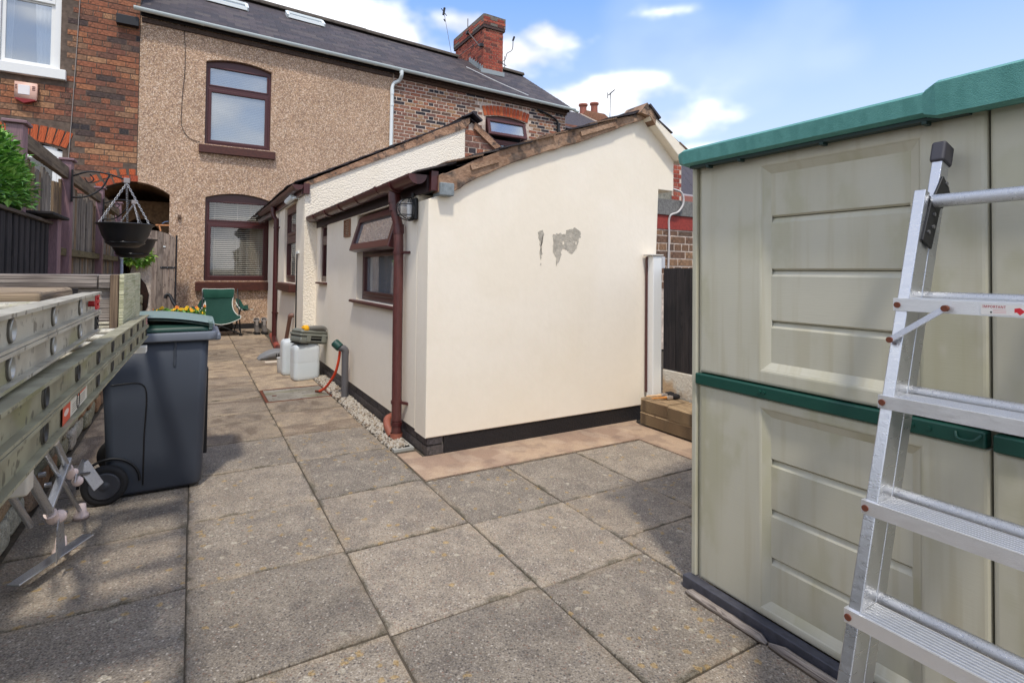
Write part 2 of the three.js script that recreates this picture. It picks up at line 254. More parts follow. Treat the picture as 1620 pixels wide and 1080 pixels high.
const hole = (s, pts) => { const p = new THREE.Path(); pts.forEach(([x, y], i) => (i ? p.lineTo(x, y) : p.moveTo(x, y))); p.closePath(); s.holes.push(p); return s; };
const extrude = (s, d, o = {}) => new THREE.ExtrudeGeometry(s, { depth: d, bevelEnabled: false, curveSegments: 12, ...o });
const extZ = (s, z0, z1, o) => extrude(s, z1 - z0, o).translate(0, 0, z0);                                       // shape in x, y
const extX = (s, x0, x1, o) => extrude(s, x1 - x0, o).applyMatrix4(new THREE.Matrix4().makeBasis(V([0, 0, 1]), V([0, 1, 0]), V([-1, 0, 0]))).translate(x1, 0, 0);   // shape in z, y
const sweep = (s, p0, p1, up) => frameTo(extrude(s, dist(p0, p1)), p0, p1, up);
const lathe = (pts, n = 24) => new THREE.LatheGeometry(pts.map(([r, y]) => new THREE.Vector2(r, y)), n);
const archPts = (x0, x1, y, rise, n = 12) => { const o = []; for (let i = 0; i <= n; i++) { const t = i / n; o.push([mix(x1, x0, t), y + rise * (1 - (2 * t - 1) ** 2)]); } return o; };
const openingPts = (x0, x1, y0, y, rise) => [[x0, y0], [x1, y0], ...archPts(x0, x1, y, rise)];
function loft(sections, capped = true) {                         // sections: arrays of equal numbers of points [x, y, z], closed rings
  const n = sections[0].length, pos = [], idx = []; sections.forEach((s) => s.forEach((q) => pos.push(...q)));
  for (let j = 0; j < sections.length - 1; j++) for (let i = 0; i < n; i++) { const a = j * n + i, b = j * n + (i + 1) % n, c = a + n, d = b + n; idx.push(a, c, b, b, c, d); }
  if (capped) [0, sections.length - 1].forEach((j, k) => { const c = pos.length / 3, m = [0, 1, 2].map((q) => sections[j].reduce((t, s) => t + s[q], 0) / n); pos.push(...m); for (let i = 0; i < n; i++) { const a = j * n + i, b = j * n + (i + 1) % n; k ? idx.push(c, b, a) : idx.push(c, a, b); } });
  const g = new THREE.BufferGeometry(); g.setAttribute('position', new THREE.Float32BufferAttribute(pos, 3)); g.setAttribute('uv', new THREE.Float32BufferAttribute(new Float32Array(pos.length / 3 * 2), 2)); g.setIndex(idx); g.computeVertexNormals(); return g;
}
function sheet(rows, thickness = 0.004) {                        // a grid of points with two faces
  const m = rows.length, n = rows[0].length, pos = [], uv = [], idx = [];
  rows.forEach((r, j) => r.forEach((q, i) => { pos.push(...q); uv.push(i / (n - 1), j / (m - 1)); }));
  for (let j = 0; j < m - 1; j++) for (let i = 0; i < n - 1; i++) { const a = j * n + i; idx.push(a, a + n, a + 1, a + 1, a + n, a + n + 1); }
  const g = new THREE.BufferGeometry(); g.setAttribute('position', new THREE.Float32BufferAttribute(pos, 3)); g.setAttribute('uv', new THREE.Float32BufferAttribute(uv, 2)); g.setIndex(idx); g.computeVertexNormals();
  const b = g.clone(), p = b.attributes.position, nn = g.attributes.normal; for (let i = 0; i < p.count; i++) p.setXYZ(i, p.getX(i) - nn.getX(i) * thickness, p.getY(i) - nn.getY(i) * thickness, p.getZ(i) - nn.getZ(i) * thickness);
  b.setIndex([...b.index.array].reverse()); const bn = b.attributes.normal; for (let i = 0; i < bn.count; i++) bn.setXYZ(i, -bn.getX(i), -bn.getY(i), -bn.getZ(i));
  return merge([g, b]);
}
const rrect = (w, d, r, n = 5) => { const o = []; [[1, 1, 0], [-1, 1, 90], [-1, -1, 180], [1, -1, 270]].forEach(([sx, sz, a]) => { for (let i = 0; i <= n; i++) { const t = rad(a + 90 * i / n); o.push([sx * (w / 2 - r) + r * Math.cos(t), sz * (d / 2 - r) + r * Math.sin(t)]); } }); return o; };

// brickwork: single bricks proud of a mortar face, in courses with every fourth of headers. skip(x0,x1,y0,y1) leaves openings out.
function bricks(parent, { x0, x1, y0, y1, L, H, face, mats, skip, hdr = 4, joint = 0.012, proud = 0.006, limit = 300, axis = 'z', dir = 1, depth = 0.06, tone, near }) {
  const cache = {}, list = [];
  for (let r = 0, y = y0; y < y1 - 0.02; y += H, r++) {
    const isH = hdr && r % hdr === hdr - 1, step = isH ? L / 2 : L, off = isH ? (L / 4) : (r % 2 ? L / 2 : 0);
    for (let x = x0 - off; x < x1; x += step) {
      const a = Math.max(x, x0), b = Math.min(x + step, x1); if (b - a < 0.05) continue;
      const t = Math.min(y + H, y1); if (skip && skip(a, b, y, t)) continue;
      list.push([a, b, y, t]);
    }
  }
  const cx = near ?? [0, 1.25, 0];
  const d2 = ([a, b, y, t]) => { const u = (a + b) / 2, v = (y + t) / 2, q = axis === 'z' ? [u, v, face] : [face, v, u]; return (q[0] - cx[0]) ** 2 + (q[1] - cx[1]) ** 2 + (q[2] - cx[2]) ** 2; };
  if (list.length > limit) list.sort((p, q) => d2(p) - d2(q));
  const rest = [];
  list.forEach(([a, b, y, t], i) => {
    const w = b - a - joint, h = t - y - joint, key = Math.round(w * 200) + '_' + Math.round(h * 200);
    const g = cache[key] ??= (axis === 'z' ? new THREE.BoxGeometry(w, h, depth) : new THREE.BoxGeometry(depth, h, w));
    const u = (a + b) / 2 + rr(-0.002, 0.002), v = (y + t) / 2 + rr(-0.0015, 0.0015), f = face + dir * (proud + rr(-0.003, 0.003) - depth / 2);
    const pos = axis === 'z' ? [u, v, f] : [f, v, u];
    const cl = tone ? mats[Math.min(mats.length - 1, Math.floor(mats.length * Math.min(0.999, Math.max(0, tone(u, v)))))] : pick(mats);
    if (i < limit) placed('brick', g, cl, parent, pos, [0, 0, rr(-0.006, 0.006)]);
    else rest.push(g.clone().translate(...pos));
  });
  if (rest.length) { const m = part('brickwork', rest, mats[0], parent); m.userData.kind = 'stuff'; }
}
// a soldier arch of bricks on edge
function soldiers(parent, x0, x1, y, rise, h, n, z, mats, depth = 0.09) {
  const w = (x1 - x0) / n;
  for (let i = 0; i < n; i++) { const t = (i + 0.5) / n, x = mix(x0, x1, t), s = (2 * t - 1), yy = y + rise * (1 - s * s), a = Math.atan2(-4 * rise * s, (x1 - x0)); const lean = a + s * -0.06;
    placed('arch_brick', new THREE.BoxGeometry(w - 0.01, h, depth), pick(mats), parent, [x - Math.sin(lean) * h / 2 * 1, yy + h / 2, z - depth / 2 + rr(0, 0.004)], [0, 0, lean]); }
}
// a glazed casement in a wall facing +z (axis 'z') or -x (axis 'x'); u runs along the wall
function casement(parent, u0, u1, y0, y1, f, axis, { bar = 0.06, depth = 0.06, mat = maroon, name = 'window_frame', gl = glass } = {}) {
  const s = hole(shape([[u0, y0], [u1, y0], [u1, y1], [u0, y1]]), [[u0 + bar, y0 + bar], [u0 + bar, y1 - bar], [u1 - bar, y1 - bar], [u1 - bar, y0 + bar]]);
  const o = { bevelEnabled: true, bevelThickness: 0.006, bevelSize: 0.006, bevelOffset: -0.006, bevelSegments: 2 };
  const fr = part(name, axis === 'z' ? extZ(s, f - depth, f, o) : extX(s, f, f + depth, o), mat, parent);
  const e = 0.004, d = f + (axis === 'z' ? -depth / 2 : depth / 2);
  part('pane', axis === 'z' ? new THREE.PlaneGeometry(u1 - u0 - 2 * bar + e, y1 - y0 - 2 * bar + e).translate((u0 + u1) / 2, (y0 + y1) / 2, d) : new THREE.PlaneGeometry(u1 - u0 - 2 * bar + e, y1 - y0 - 2 * bar + e).rotateY(-Math.PI / 2).translate(d, (y0 + y1) / 2, (u0 + u1) / 2), gl, fr);
  return fr;
}
// half-round gutter and round pipes
const halfPipe = (r, t = 0.006) => { const s = new THREE.Shape(), n = 12; for (let i = 0; i <= n; i++) { const a = Math.PI + Math.PI * i / n; s[i ? 'lineTo' : 'moveTo'](r * Math.cos(a), r * Math.sin(a)); } for (let i = n; i >= 0; i--) { const a = Math.PI + Math.PI * i / n; s.lineTo((r - t) * Math.cos(a), (r - t) * Math.sin(a)); } s.closePath(); return s; };
const halfDisc = (r) => { const s = new THREE.Shape(), n = 14; for (let i = 0; i <= n; i++) { const a = Math.PI + Math.PI * i / n; s[i ? 'lineTo' : 'moveTo'](r * Math.cos(a), r * Math.sin(a)); } s.closePath(); return s; };
// slates in overlapping rows from eaves to ridge between two world lines (each [x, y, z] to [x, y, z])
function slateRoof(parent, e0, e1, r0, r1, rows, cols, limit, order) {
  const E0 = V(e0), E1 = V(e1), R0 = V(r0), R1 = V(r1), geo = new THREE.BoxGeometry(1, 0.008, 1), list = [];
  for (let j = 0; j < rows; j++) for (let i = -0.5 * (j % 2); i < cols; i++) list.push([i, j]);
  if (order) list.sort((a, b) => order(a) - order(b));
  const rest = [];
  list.forEach(([i, j], k) => {
    const s0 = Math.max(0, i / cols), s1 = Math.min(1, (i + 1) / cols), t = (j + 0.5) / rows; if (s1 - s0 < 0.2 / cols) return;
    const A = E0.clone().lerp(E1, s0).lerp(R0.clone().lerp(R1, s0), t), B = E0.clone().lerp(E1, s1).lerp(R0.clone().lerp(R1, s1), t), up = R0.clone().sub(E0).lerp(R1.clone().sub(E1), s0).normalize();
    const x = B.clone().sub(A), w = x.length(); x.normalize(); const ny = up.clone().cross(x).normalize(); if (ny.y < 0) ny.negate(); const zz = x.clone().cross(ny).normalize();
    const len = E0.distanceTo(R0) / rows * 1.6, tilt = 0.035 + rr(-0.008, 0.012), c = A.add(B).multiplyScalar(0.5).addScaledVector(ny, 0.008 + rr(0, 0.003));
    const m4 = new THREE.Matrix4().makeBasis(x, ny, zz).multiply(new THREE.Matrix4().makeRotationX(zz.dot(up) > 0 ? -tilt : tilt)).multiply(new THREE.Matrix4().makeRotationY(rr(-0.012, 0.012))).scale(new THREE.Vector3(w - 0.006, 1, len * rr(0.98, 1.02))).setPosition(c.x, c.y, c.z);
    if (k < limit) { const b = base0.get(parent); const m = new THREE.Mesh(geo, pick(slates)); m.name = 'slate'; m.applyMatrix4(m4); m.position.sub(V(b)); parent.add(m); } else rest.push(geo.clone().applyMatrix4(m4));
  });
  if (rest.length) { const m = part('slate_courses', rest, slates[0], parent); m.userData.kind = 'stuff'; }
}

// ---------------------------------------------------------------- ground, slabs, strips
{
  const g = ground('ground'); part('soil', uvm(new THREE.PlaneGeometry(400, 400, 1, 1).rotateX(-Math.PI / 2).translate(0, -0.032, 0)), soil, g);
  const patio = ground('patio');
  part('bedding', uvm(box(-0.9, 4.4, -0.03, -0.006, -12.9, 1.5)), std({ color: S(92, 82, 68), map: sized(mortarMap, 0.3), roughness: 1 }), patio);
  const slab = (x0, x1, z0, z1, far) => {
    const w = x1 - x0, d = z1 - z0, j = 0.0035, c = 0.0035, h = rr(-0.002, 0.002), A = [-w / 2 + j, d / 2 - j, w / 2 - j, -d / 2 + j], top = [];
    const q = (v) => v + rr(-0.0025, 0.0025);
    const o = [[q(A[0]), q(A[3])], [q(A[0]), q(A[1])], [q(A[2]), q(A[1])], [q(A[2]), q(A[3])]], pos = [], uv = [];
    const P = (k, y, inset) => { const [x, z] = o[k]; return [x - Math.sign(x) * inset, y, z - Math.sign(z) * inset]; };
    const flip = rnd() < 0.5, ft = rnd() < 0.5, sw = rnd() < 0.5;
    const put = (p) => { pos.push(...p); let u = p[0] / w + 0.5, v = p[2] / d + 0.5; if (flip) u = 1 - u; if (ft) v = 1 - v; if (sw) [u, v] = [v, u]; uv.push(Math.min(0.998, Math.max(0.002, u)), Math.min(0.998, Math.max(0.002, v))); };
    const quad = (a, b, cc, dd) => [a, b, cc, a, cc, dd].forEach(put);
    quad(...[0, 1, 2, 3].map((k) => P(k, 0, c)));
    for (let k = 0; k < 4; k++) { const n = (k + 1) % 4; quad(P(k, -c, 0), P(n, -c, 0), P(n, 0, c), P(k, 0, c)); quad(P(k, -0.04, 0), P(n, -0.04, 0), P(n, -c, 0), P(k, -c, 0)); }
    const g2 = new THREE.BufferGeometry(); g2.setAttribute('position', new THREE.Float32BufferAttribute(pos, 3)); g2.setAttribute('uv', new THREE.Float32BufferAttribute(uv, 2)); g2.computeVertexNormals();
    placed('paving_slab', g2, pick(far ? slabFar : slabNear), patio, [(x0 + x1) / 2, h, (z0 + z1) / 2], [rr(-0.003, 0.003), 0, rr(-0.003, 0.003)]);
  };
  const A = [-12.78, -12.14, -11.5, -10.86, -10.25, -9.62, -9.0, -8.38, -7.74, -7.12, -6.50, -5.88, -5.27, -4.95, -4.40, -3.78, -3.12, -2.48, -1.85, -1.2, -0.56, 0.08, 0.72];
  const zl = [-12.78, -11.9, -11.05, -10.2, -9.4, -8.6, -7.8, -7.0, -6.3, -5.6, -5.05, -4.40, -3.78, -3.09, -2.50, -1.88, -1.24, -0.6, 0.05, 0.7];
  const B = [-12.78, -12.14, -11.5, -10.86, -10.25, -9.62, -9.0, -8.38, -7.74, -7.12, -6.16, -5.59, -5.12, -4.40, -3.78, -3.10, -2.46, -1.83, -1.2, -0.56, 0.08, 0.72];
  const C = [-3.06, -2.43, -1.81, -1.18, -0.54, 0.1, 0.74], D = [-3.05, -2.43, -1.96, -1.3, -0.66, 0, 0.7];
  const run = (x0, x1, zs, test) => { for (let i = 0; i < zs.length - 1; i++) if (!test || test(zs[i], zs[i + 1])) slab(x0, x1, zs[i], zs[i + 1], zs[i] < -4.6); };
  run(-0.68, 0.002, zl); run(0.0, 0.61, A); run(0.61, 1.215, B, (a) => !(a < -6.0 && a > -6.3)); slab(0.61, 1.215, -6.17, -6.16 + 0.0, true);
  run(1.215, 1.77, C); run(1.77, 2.33, D); run(2.33, 2.93, D); run(2.93, 3.5, D.slice(2));
  // pinkish concrete fillets along the outhouse and the sleepers
  part('concrete_strip', uvm(extZ(shape([[1.225, 3.60], [1.225, 3.075], [2.936, 3.065], [2.936, 2.0], [3.23, 2.0], [3.23, 3.4], [3.3, 3.47], [1.36, 3.47], [1.36, 3.60]]), 0, 0.04).rotateX(-Math.PI / 2).translate(0, -0.038, 0)), strip, patio);
  // steel inspection cover
  const cov = thing('inspection_cover', 'flat grey steel drain inspection cover set in the paving by the orange hose', 'drain cover', [0.95, 0, -5.88]);
  part('rim', [box(0.615, 1.235, -0.01, 0.004, -5.60, -5.575), box(0.615, 1.235, -0.01, 0.004, -6.17, -6.145), box(0.615, 0.64, -0.01, 0.004, -6.145, -5.60), box(1.21, 1.235, -0.01, 0.004, -6.145, -5.60)], rust, cov);
  part('plate', uvm(box(0.645, 1.205, -0.012, 0.002, -6.14, -5.605)), std({ color: S(208, 206, 208), map: sized(alloyOldMap, 0.8), roughness: 0.6, metalness: 0.3 }), cov);
  part('lifting_slot', rbox(1.12, 1.17, 0.002, 0.012, -5.86, -5.80, 0.004), rust, cov); part('lifting_slot', rbox(0.70, 0.74, 0.002, 0.006, -5.86, -5.83, 0.002), rust, cov);
  // pale gravel against the plinth
  const gg = new THREE.IcosahedronGeometry(1, 0); const p = gg.attributes.position; for (let i = 0; i < p.count; i++) { const k = 0.8 + 0.4 * hash(Math.round(p.getX(i) * 50), Math.round(p.getY(i) * 50 + p.getZ(i) * 90), 5); p.setXYZ(i, p.getX(i) * k, p.getY(i) * k, p.getZ(i) * k); } gg.computeVertexNormals();
  const n = 4200, im = new THREE.InstancedMesh(gg, std({ color: 0xffffff, map: grain, roughness: 0.9 }), n), m4 = new THREE.Matrix4(), col = new THREE.Color();
  for (let i = 0; i < n; i++) { const z = -3.72 - 2.9 * rnd(), x = 1.215 + 0.135 * rnd() + (z < -5 ? 0.01 : 0), s = rr(0.007, 0.015); m4.compose(new THREE.Vector3(x, -0.012 + rr(0, 0.028) + s * 0.4, z), new THREE.Quaternion().setFromEuler(new THREE.Euler(rr(0, 6), rr(0, 6), rr(0, 6))), new THREE.Vector3(s * rr(0.8, 1.4), s * rr(0.6, 1), s)); im.setMatrixAt(i, m4); const t = rnd(); col.setRGB(...(t < 0.7 ? [206, 196, 180] : t < 0.88 ? [182, 164, 142] : [146, 130, 114]).map((q) => Math.pow(q / 255, 2.2))); im.setColorAt(i, col); }
  im.name = 'gravel'; im.userData = { kind: 'stuff', label: 'pale gravel strip along the brick plinth', category: 'gravel' }; scene.add(im);
}
// ---------------------------------------------------------------- the terrace behind
const ZF = -12.8, gy = (x) => 6.29 - 0.0255 * (x + 1.06), ry = (x) => 8.19 - 0.0393 * x;
const arcY = (x) => 2.74 + 0.2 * (1 - ((x + 0.99) / 0.56) ** 2);            // crown of the passage arch
const ridgeMat = std({ color: S(96, 88, 80), map: sized(mortarMap, 0.4), roughness: 1 });
const sashBlind = (parent, x0, x1, y0, y1, z, gap, closed) => { const g = []; for (let y = y0; y < y1; y += gap) g.push(new THREE.BoxGeometry(x1 - x0, 0.004, 0.034).rotateX(closed ? 1.15 : 0.55).translate((x0 + x1) / 2, y, z)); for (const t of [0.12, 0.5, 0.88]) g.push(box(mix(x0, x1, t) - 0.003, mix(x0, x1, t) + 0.003, y0, y1, z + 0.02, z + 0.024)); part('venetian_blind', g, blindMat, parent); };
const room = (parent, x0, x1, y0, y1, z0, z1, m = roomMat) => part('room', [box(x0, x1, y0, y1, z0, z0 + 0.02), box(x0 - 0.02, x0, y0, y1, z0, z1), box(x1, x1 + 0.02, y0, y1, z0, z1), box(x0 - 0.02, x1 + 0.02, y1, y1 + 0.02, z0, z1), box(x0 - 0.02, x1 + 0.02, y0 - 0.02, y0, z0, z1)], m, parent);
{
  const h = thing('pebbledashed_house', 'terraced house with brown pebbledash back wall and two maroon windows, slate roof above', 'house', [1.5, 0, ZF]);
  const s = shape([[-0.43, 0], [4.12, 0], [4.12, gy(4.12) + 0.02], [-0.98, gy(-0.98) + 0.02], [-0.98, arcY(-0.98)], ...[0, 1, 2, 3, 4, 5, 6, 7].map((i) => { const x = mix(-0.9, -0.43, i / 7); return [x, arcY(x)]; })]);
  hole(s, openingPts(0.152, 1.397, 3.84, 5.56, 0.10)); hole(s, openingPts(0.19, 1.412, 1.015, 2.74, 0.11));
  part('wall', uvm(extZ(s, ZF - 0.3, ZF)), pebbledash, h);
  part('plinth', box(-0.25, 1.36, 0, 0.11, ZF, ZF + 0.012), bitumen, h);
  // upper window
  const w1 = part('window', extZ(shape([[0.155, 5.50], [1.394, 5.50], ...archPts(0.155, 1.394, 5.555, 0.095)]), ZF - 0.15, ZF - 0.09), maroon, h);
  part('outer_frame', [box(0.155, 0.20, 3.845, 5.5, ZF - 0.15, ZF - 0.085), box(1.349, 1.394, 3.845, 5.5, ZF - 0.15, ZF - 0.085), box(0.20, 1.349, 3.845, 3.885, ZF - 0.15, ZF - 0.085), box(0.20, 1.349, 5.02, 5.075, ZF - 0.15, ZF - 0.085)], maroon, w1);
  casement(h, 0.203, 1.346, 3.888, 5.017, ZF - 0.082, 'z', { bar: 0.062, gl: mirrorGlass }); casement(h, 0.203, 1.346, 5.078, 5.497, ZF - 0.082, 'z', { bar: 0.03, gl: mirrorGlass });
  sashBlind(h, 0.2, 1.35, 3.9, 5.5, ZF - 0.24, 0.036, true); room(h, 0.1, 1.45, 3.7, 5.75, ZF - 1.6, ZF - 0.3);
  // lower window
  const w2 = part('window', extZ(shape([[0.193, 2.68], [1.409, 2.68], ...archPts(0.193, 1.409, 2.735, 0.105)]), ZF - 0.15, ZF - 0.09), maroon, h);
  part('outer_frame', [box(0.193, 0.24, 1.02, 2.68, ZF - 0.15, ZF - 0.085), box(1.362, 1.409, 1.02, 2.68, ZF - 0.15, ZF - 0.085), box(0.24, 1.362, 1.02, 1.06, ZF - 0.15, ZF - 0.085), box(0.24, 1.362, 2.20, 2.26, ZF - 0.15, ZF - 0.085)], maroon, w2);
  casement(h, 0.243, 1.359, 1.063, 2.197, ZF - 0.082, 'z', { bar: 0.06 }); casement(h, 0.243, 1.359, 2.263, 2.677, ZF - 0.082, 'z', { bar: 0.025 });
  sashBlind(h, 0.24, 1.36, 1.08, 2.68, ZF - 0.22, 0.042, false); room(h, 0.1, 1.5, 0.9, 2.9, ZF - 1.8, ZF - 0.3);
  part('curtain', sheet([0, 1, 2, 3, 4, 5, 6, 7, 8, 9, 10, 11, 12].map((i) => [[1.05 + i * 0.03, 2.7, ZF - 0.4 + 0.03 * Math.sin(i * 2.1)], [1.08 + i * 0.025, 1.0, ZF - 0.4 + 0.03 * Math.sin(i * 2.1)]])), plain(150, 130, 108, 0.9), h);
  const sill = (x0, x1, y0, y1) => part('sill', extX(shape([[ZF - 0.08, y0], [ZF + 0.1, y0], [ZF + 0.1, y1 - 0.035], [ZF - 0.08, y1]]), x0, x1, { bevelEnabled: true, bevelThickness: 0.008, bevelSize: 0.008, bevelOffset: -0.008, bevelSegments: 2 }), sillBrown, h);
  sill(0.06, 1.487, 3.65, 3.838); sill(0.05, 1.445, 0.815, 1.012);
  part('cable', tube([[-0.25, 6.2, ZF + 0.012], [-0.22, 5.4, ZF + 0.014], [-0.26, 4.6, ZF + 0.012], [-0.24, 4.1, ZF + 0.014], [-0.1, 3.9, ZF + 0.012], [0.07, 3.86, ZF + 0.012]], 0.0055, 40, 6), black, h);
  part('wall_fitting', [rbox(-0.29, -0.23, 2.26, 2.34, ZF, ZF + 0.05, 0.01), rod([-0.26, 2.30, ZF + 0.05], [-0.26, 2.28, ZF + 0.09], 0.012)], plain(108, 84, 66, 0.7), h);
  // roof
  const roof = part('roof', uvm(loft([[[-0.98, gy(-0.98) + 0.03, -12.67], [4.12, gy(4.12) + 0.03, -12.67], [4.12, gy(4.12) - 0.05, -12.67], [-0.98, gy(-0.98) - 0.05, -12.67]], [[-0.98, ry(-0.98), -15.4], [4.12, ry(4.12), -15.4], [4.12, ry(4.12) - 0.15, -15.4], [-0.98, ry(-0.98) - 0.15, -15.4]]])), slates[1], h);
  slateRoof(roof, [-0.98, gy(-0.98) + 0.035, -12.67], [4.12, gy(4.12) + 0.035, -12.67], [-0.98, ry(-0.98), -15.4], [4.12, ry(4.12), -15.4], 16, 17, 300);
  for (let i = 0; i < 11; i++) { const a = -0.98 + i * 0.464, b = a + 0.455; part('ridge_tile', sweep(halfDisc(0.13), [a, ry(a) + 0.02, -15.4], [b, ry(b) + 0.02, -15.4], [0, -1, 0]), ridgeMat, roof); }
  // two roof windows, nearly edge on
  for (const [x0, x1, t0, t1] of [[0.15, 1.0, 0.62, 0.76], [1.98, 2.86, 0.78, 0.91]]) {
    const P = (x, t, up) => [x, mix(gy(x) + 0.04, ry(x), t) + up * 0.85, mix(-12.67, -15.4, t) + up * 0.5];
    const r = part('roof_window', [rbar(P(x0, t0, 0.06), P(x1, t0, 0.06), 0.07, 0.09), rbar(P(x0, t1, 0.06), P(x1, t1, 0.06), 0.07, 0.09), rbar(P(x0, t0, 0.06), P(x0, t1, 0.06), 0.07, 0.09), rbar(P(x1, t0, 0.06), P(x1, t1, 0.06), 0.07, 0.09)], whitePVC, roof);
    part('pane', sheet([[P(x0, t0, 0.07), P(x1, t0, 0.07)], [P(x0, t1, 0.07), P(x1, t1, 0.07)]]), plain(70, 84, 96, 0.05), r);
  }
  // eaves and white gutter
  part('fascia', bar([-0.98, gy(-0.98) - 0.02, -12.74], [4.12, gy(4.12) - 0.02, -12.74], 0.03, 0.14), plain(34, 28, 28, 0.8), h);
  part('eaves_mortar', uvm(bar([-0.96, gy(-0.98) - 0.15, -12.79], [4.1, gy(4.12) - 0.15, -12.79], 0.05, 0.08)), std({ color: S(92, 76, 68), map: sized(mortarMap, 0.5), roughness: 1 }), h);
  const gut = part('gutter', sweep(halfPipe(0.062), [-1.08, gy(-1.08), -12.60], [4.12, gy(4.12), -12.60]), gutterWhite, h);
  for (const x of [0.05, 1.3, 2.5, 3.6]) part('bracket', sweep(halfPipe(0.068, 0.008), [x, gy(x), -12.60], [x + 0.05, gy(x + 0.05), -12.60]), gutterWhite, gut);
  const gh = gy(4.2);
  const dp = part('downpipe', [tube([[4.26, gh - 0.04, -12.60], [4.26, gh - 0.16, -12.60], [4.24, gh - 0.26, -12.70], [4.12, gh - 0.34, -12.75], [4.08, gh - 0.46, -12.75], [4.08, gh - 0.6, -12.75]], 0.042, 30, 12), rod([4.08, gh - 0.55, -12.75], [4.06, 3.2, -12.75], 0.042)], whitePVC, h);
  for (const [a, b] of [[[4.08, gh - 0.50, -12.75], [4.08, gh - 0.62, -12.75]], [[4.08, gh - 0.85, -12.75], [4.08, gh - 0.9, -12.75]], [[4.26, gh - 0.04, -12.60], [4.26, gh - 0.12, -12.60]]]) part('collar', rod(a, b, 0.05), whitePVC, dp);
}
{
  // the covered passage between the two houses
  const t = thing('covered_passage', 'dark arched passage running through the terrace behind the wooden gate', 'passage', [-0.99, 0, -14]);
  const pl = std({ color: S(150, 118, 86), map: sized(mortarMap, 0.7), roughness: 0.95 });
  part('wall', [ubox(-1.75, -1.55, 0, 3.1, -18, -13.1), ubox(-0.43, -0.23, 0, 3.1, -18, -13.1), ubox(-1.55, -0.43, 0, 3, -18.2, -18)], pl, t);
  part('vault', uvm(extZ(shape([[-1.75, 3.2], [-1.75, 3.1], [-1.55, 3.1], [-1.55, arcY(-1.55)], ...Array.from({ length: 11 }, (_, i) => { const x = mix(-1.5, -0.48, i / 10); return [x, arcY(x)]; }), [-0.43, arcY(-0.43)], [-0.43, 3.1], [-0.23, 3.1], [-0.23, 3.2]]), -18, -13.1)), pl, t);
  part('inner_arch', uvm(extZ(shape([[-1.548, 0], [-1.45, 0], ...archPts(-0.53, -1.45, 1.9, 0.42).map((p) => p), [-0.53, 0], [-0.432, 0], [-0.432, 2.7], [-1.548, 2.7]]), -14.3, -14.0)), pl, t);
}
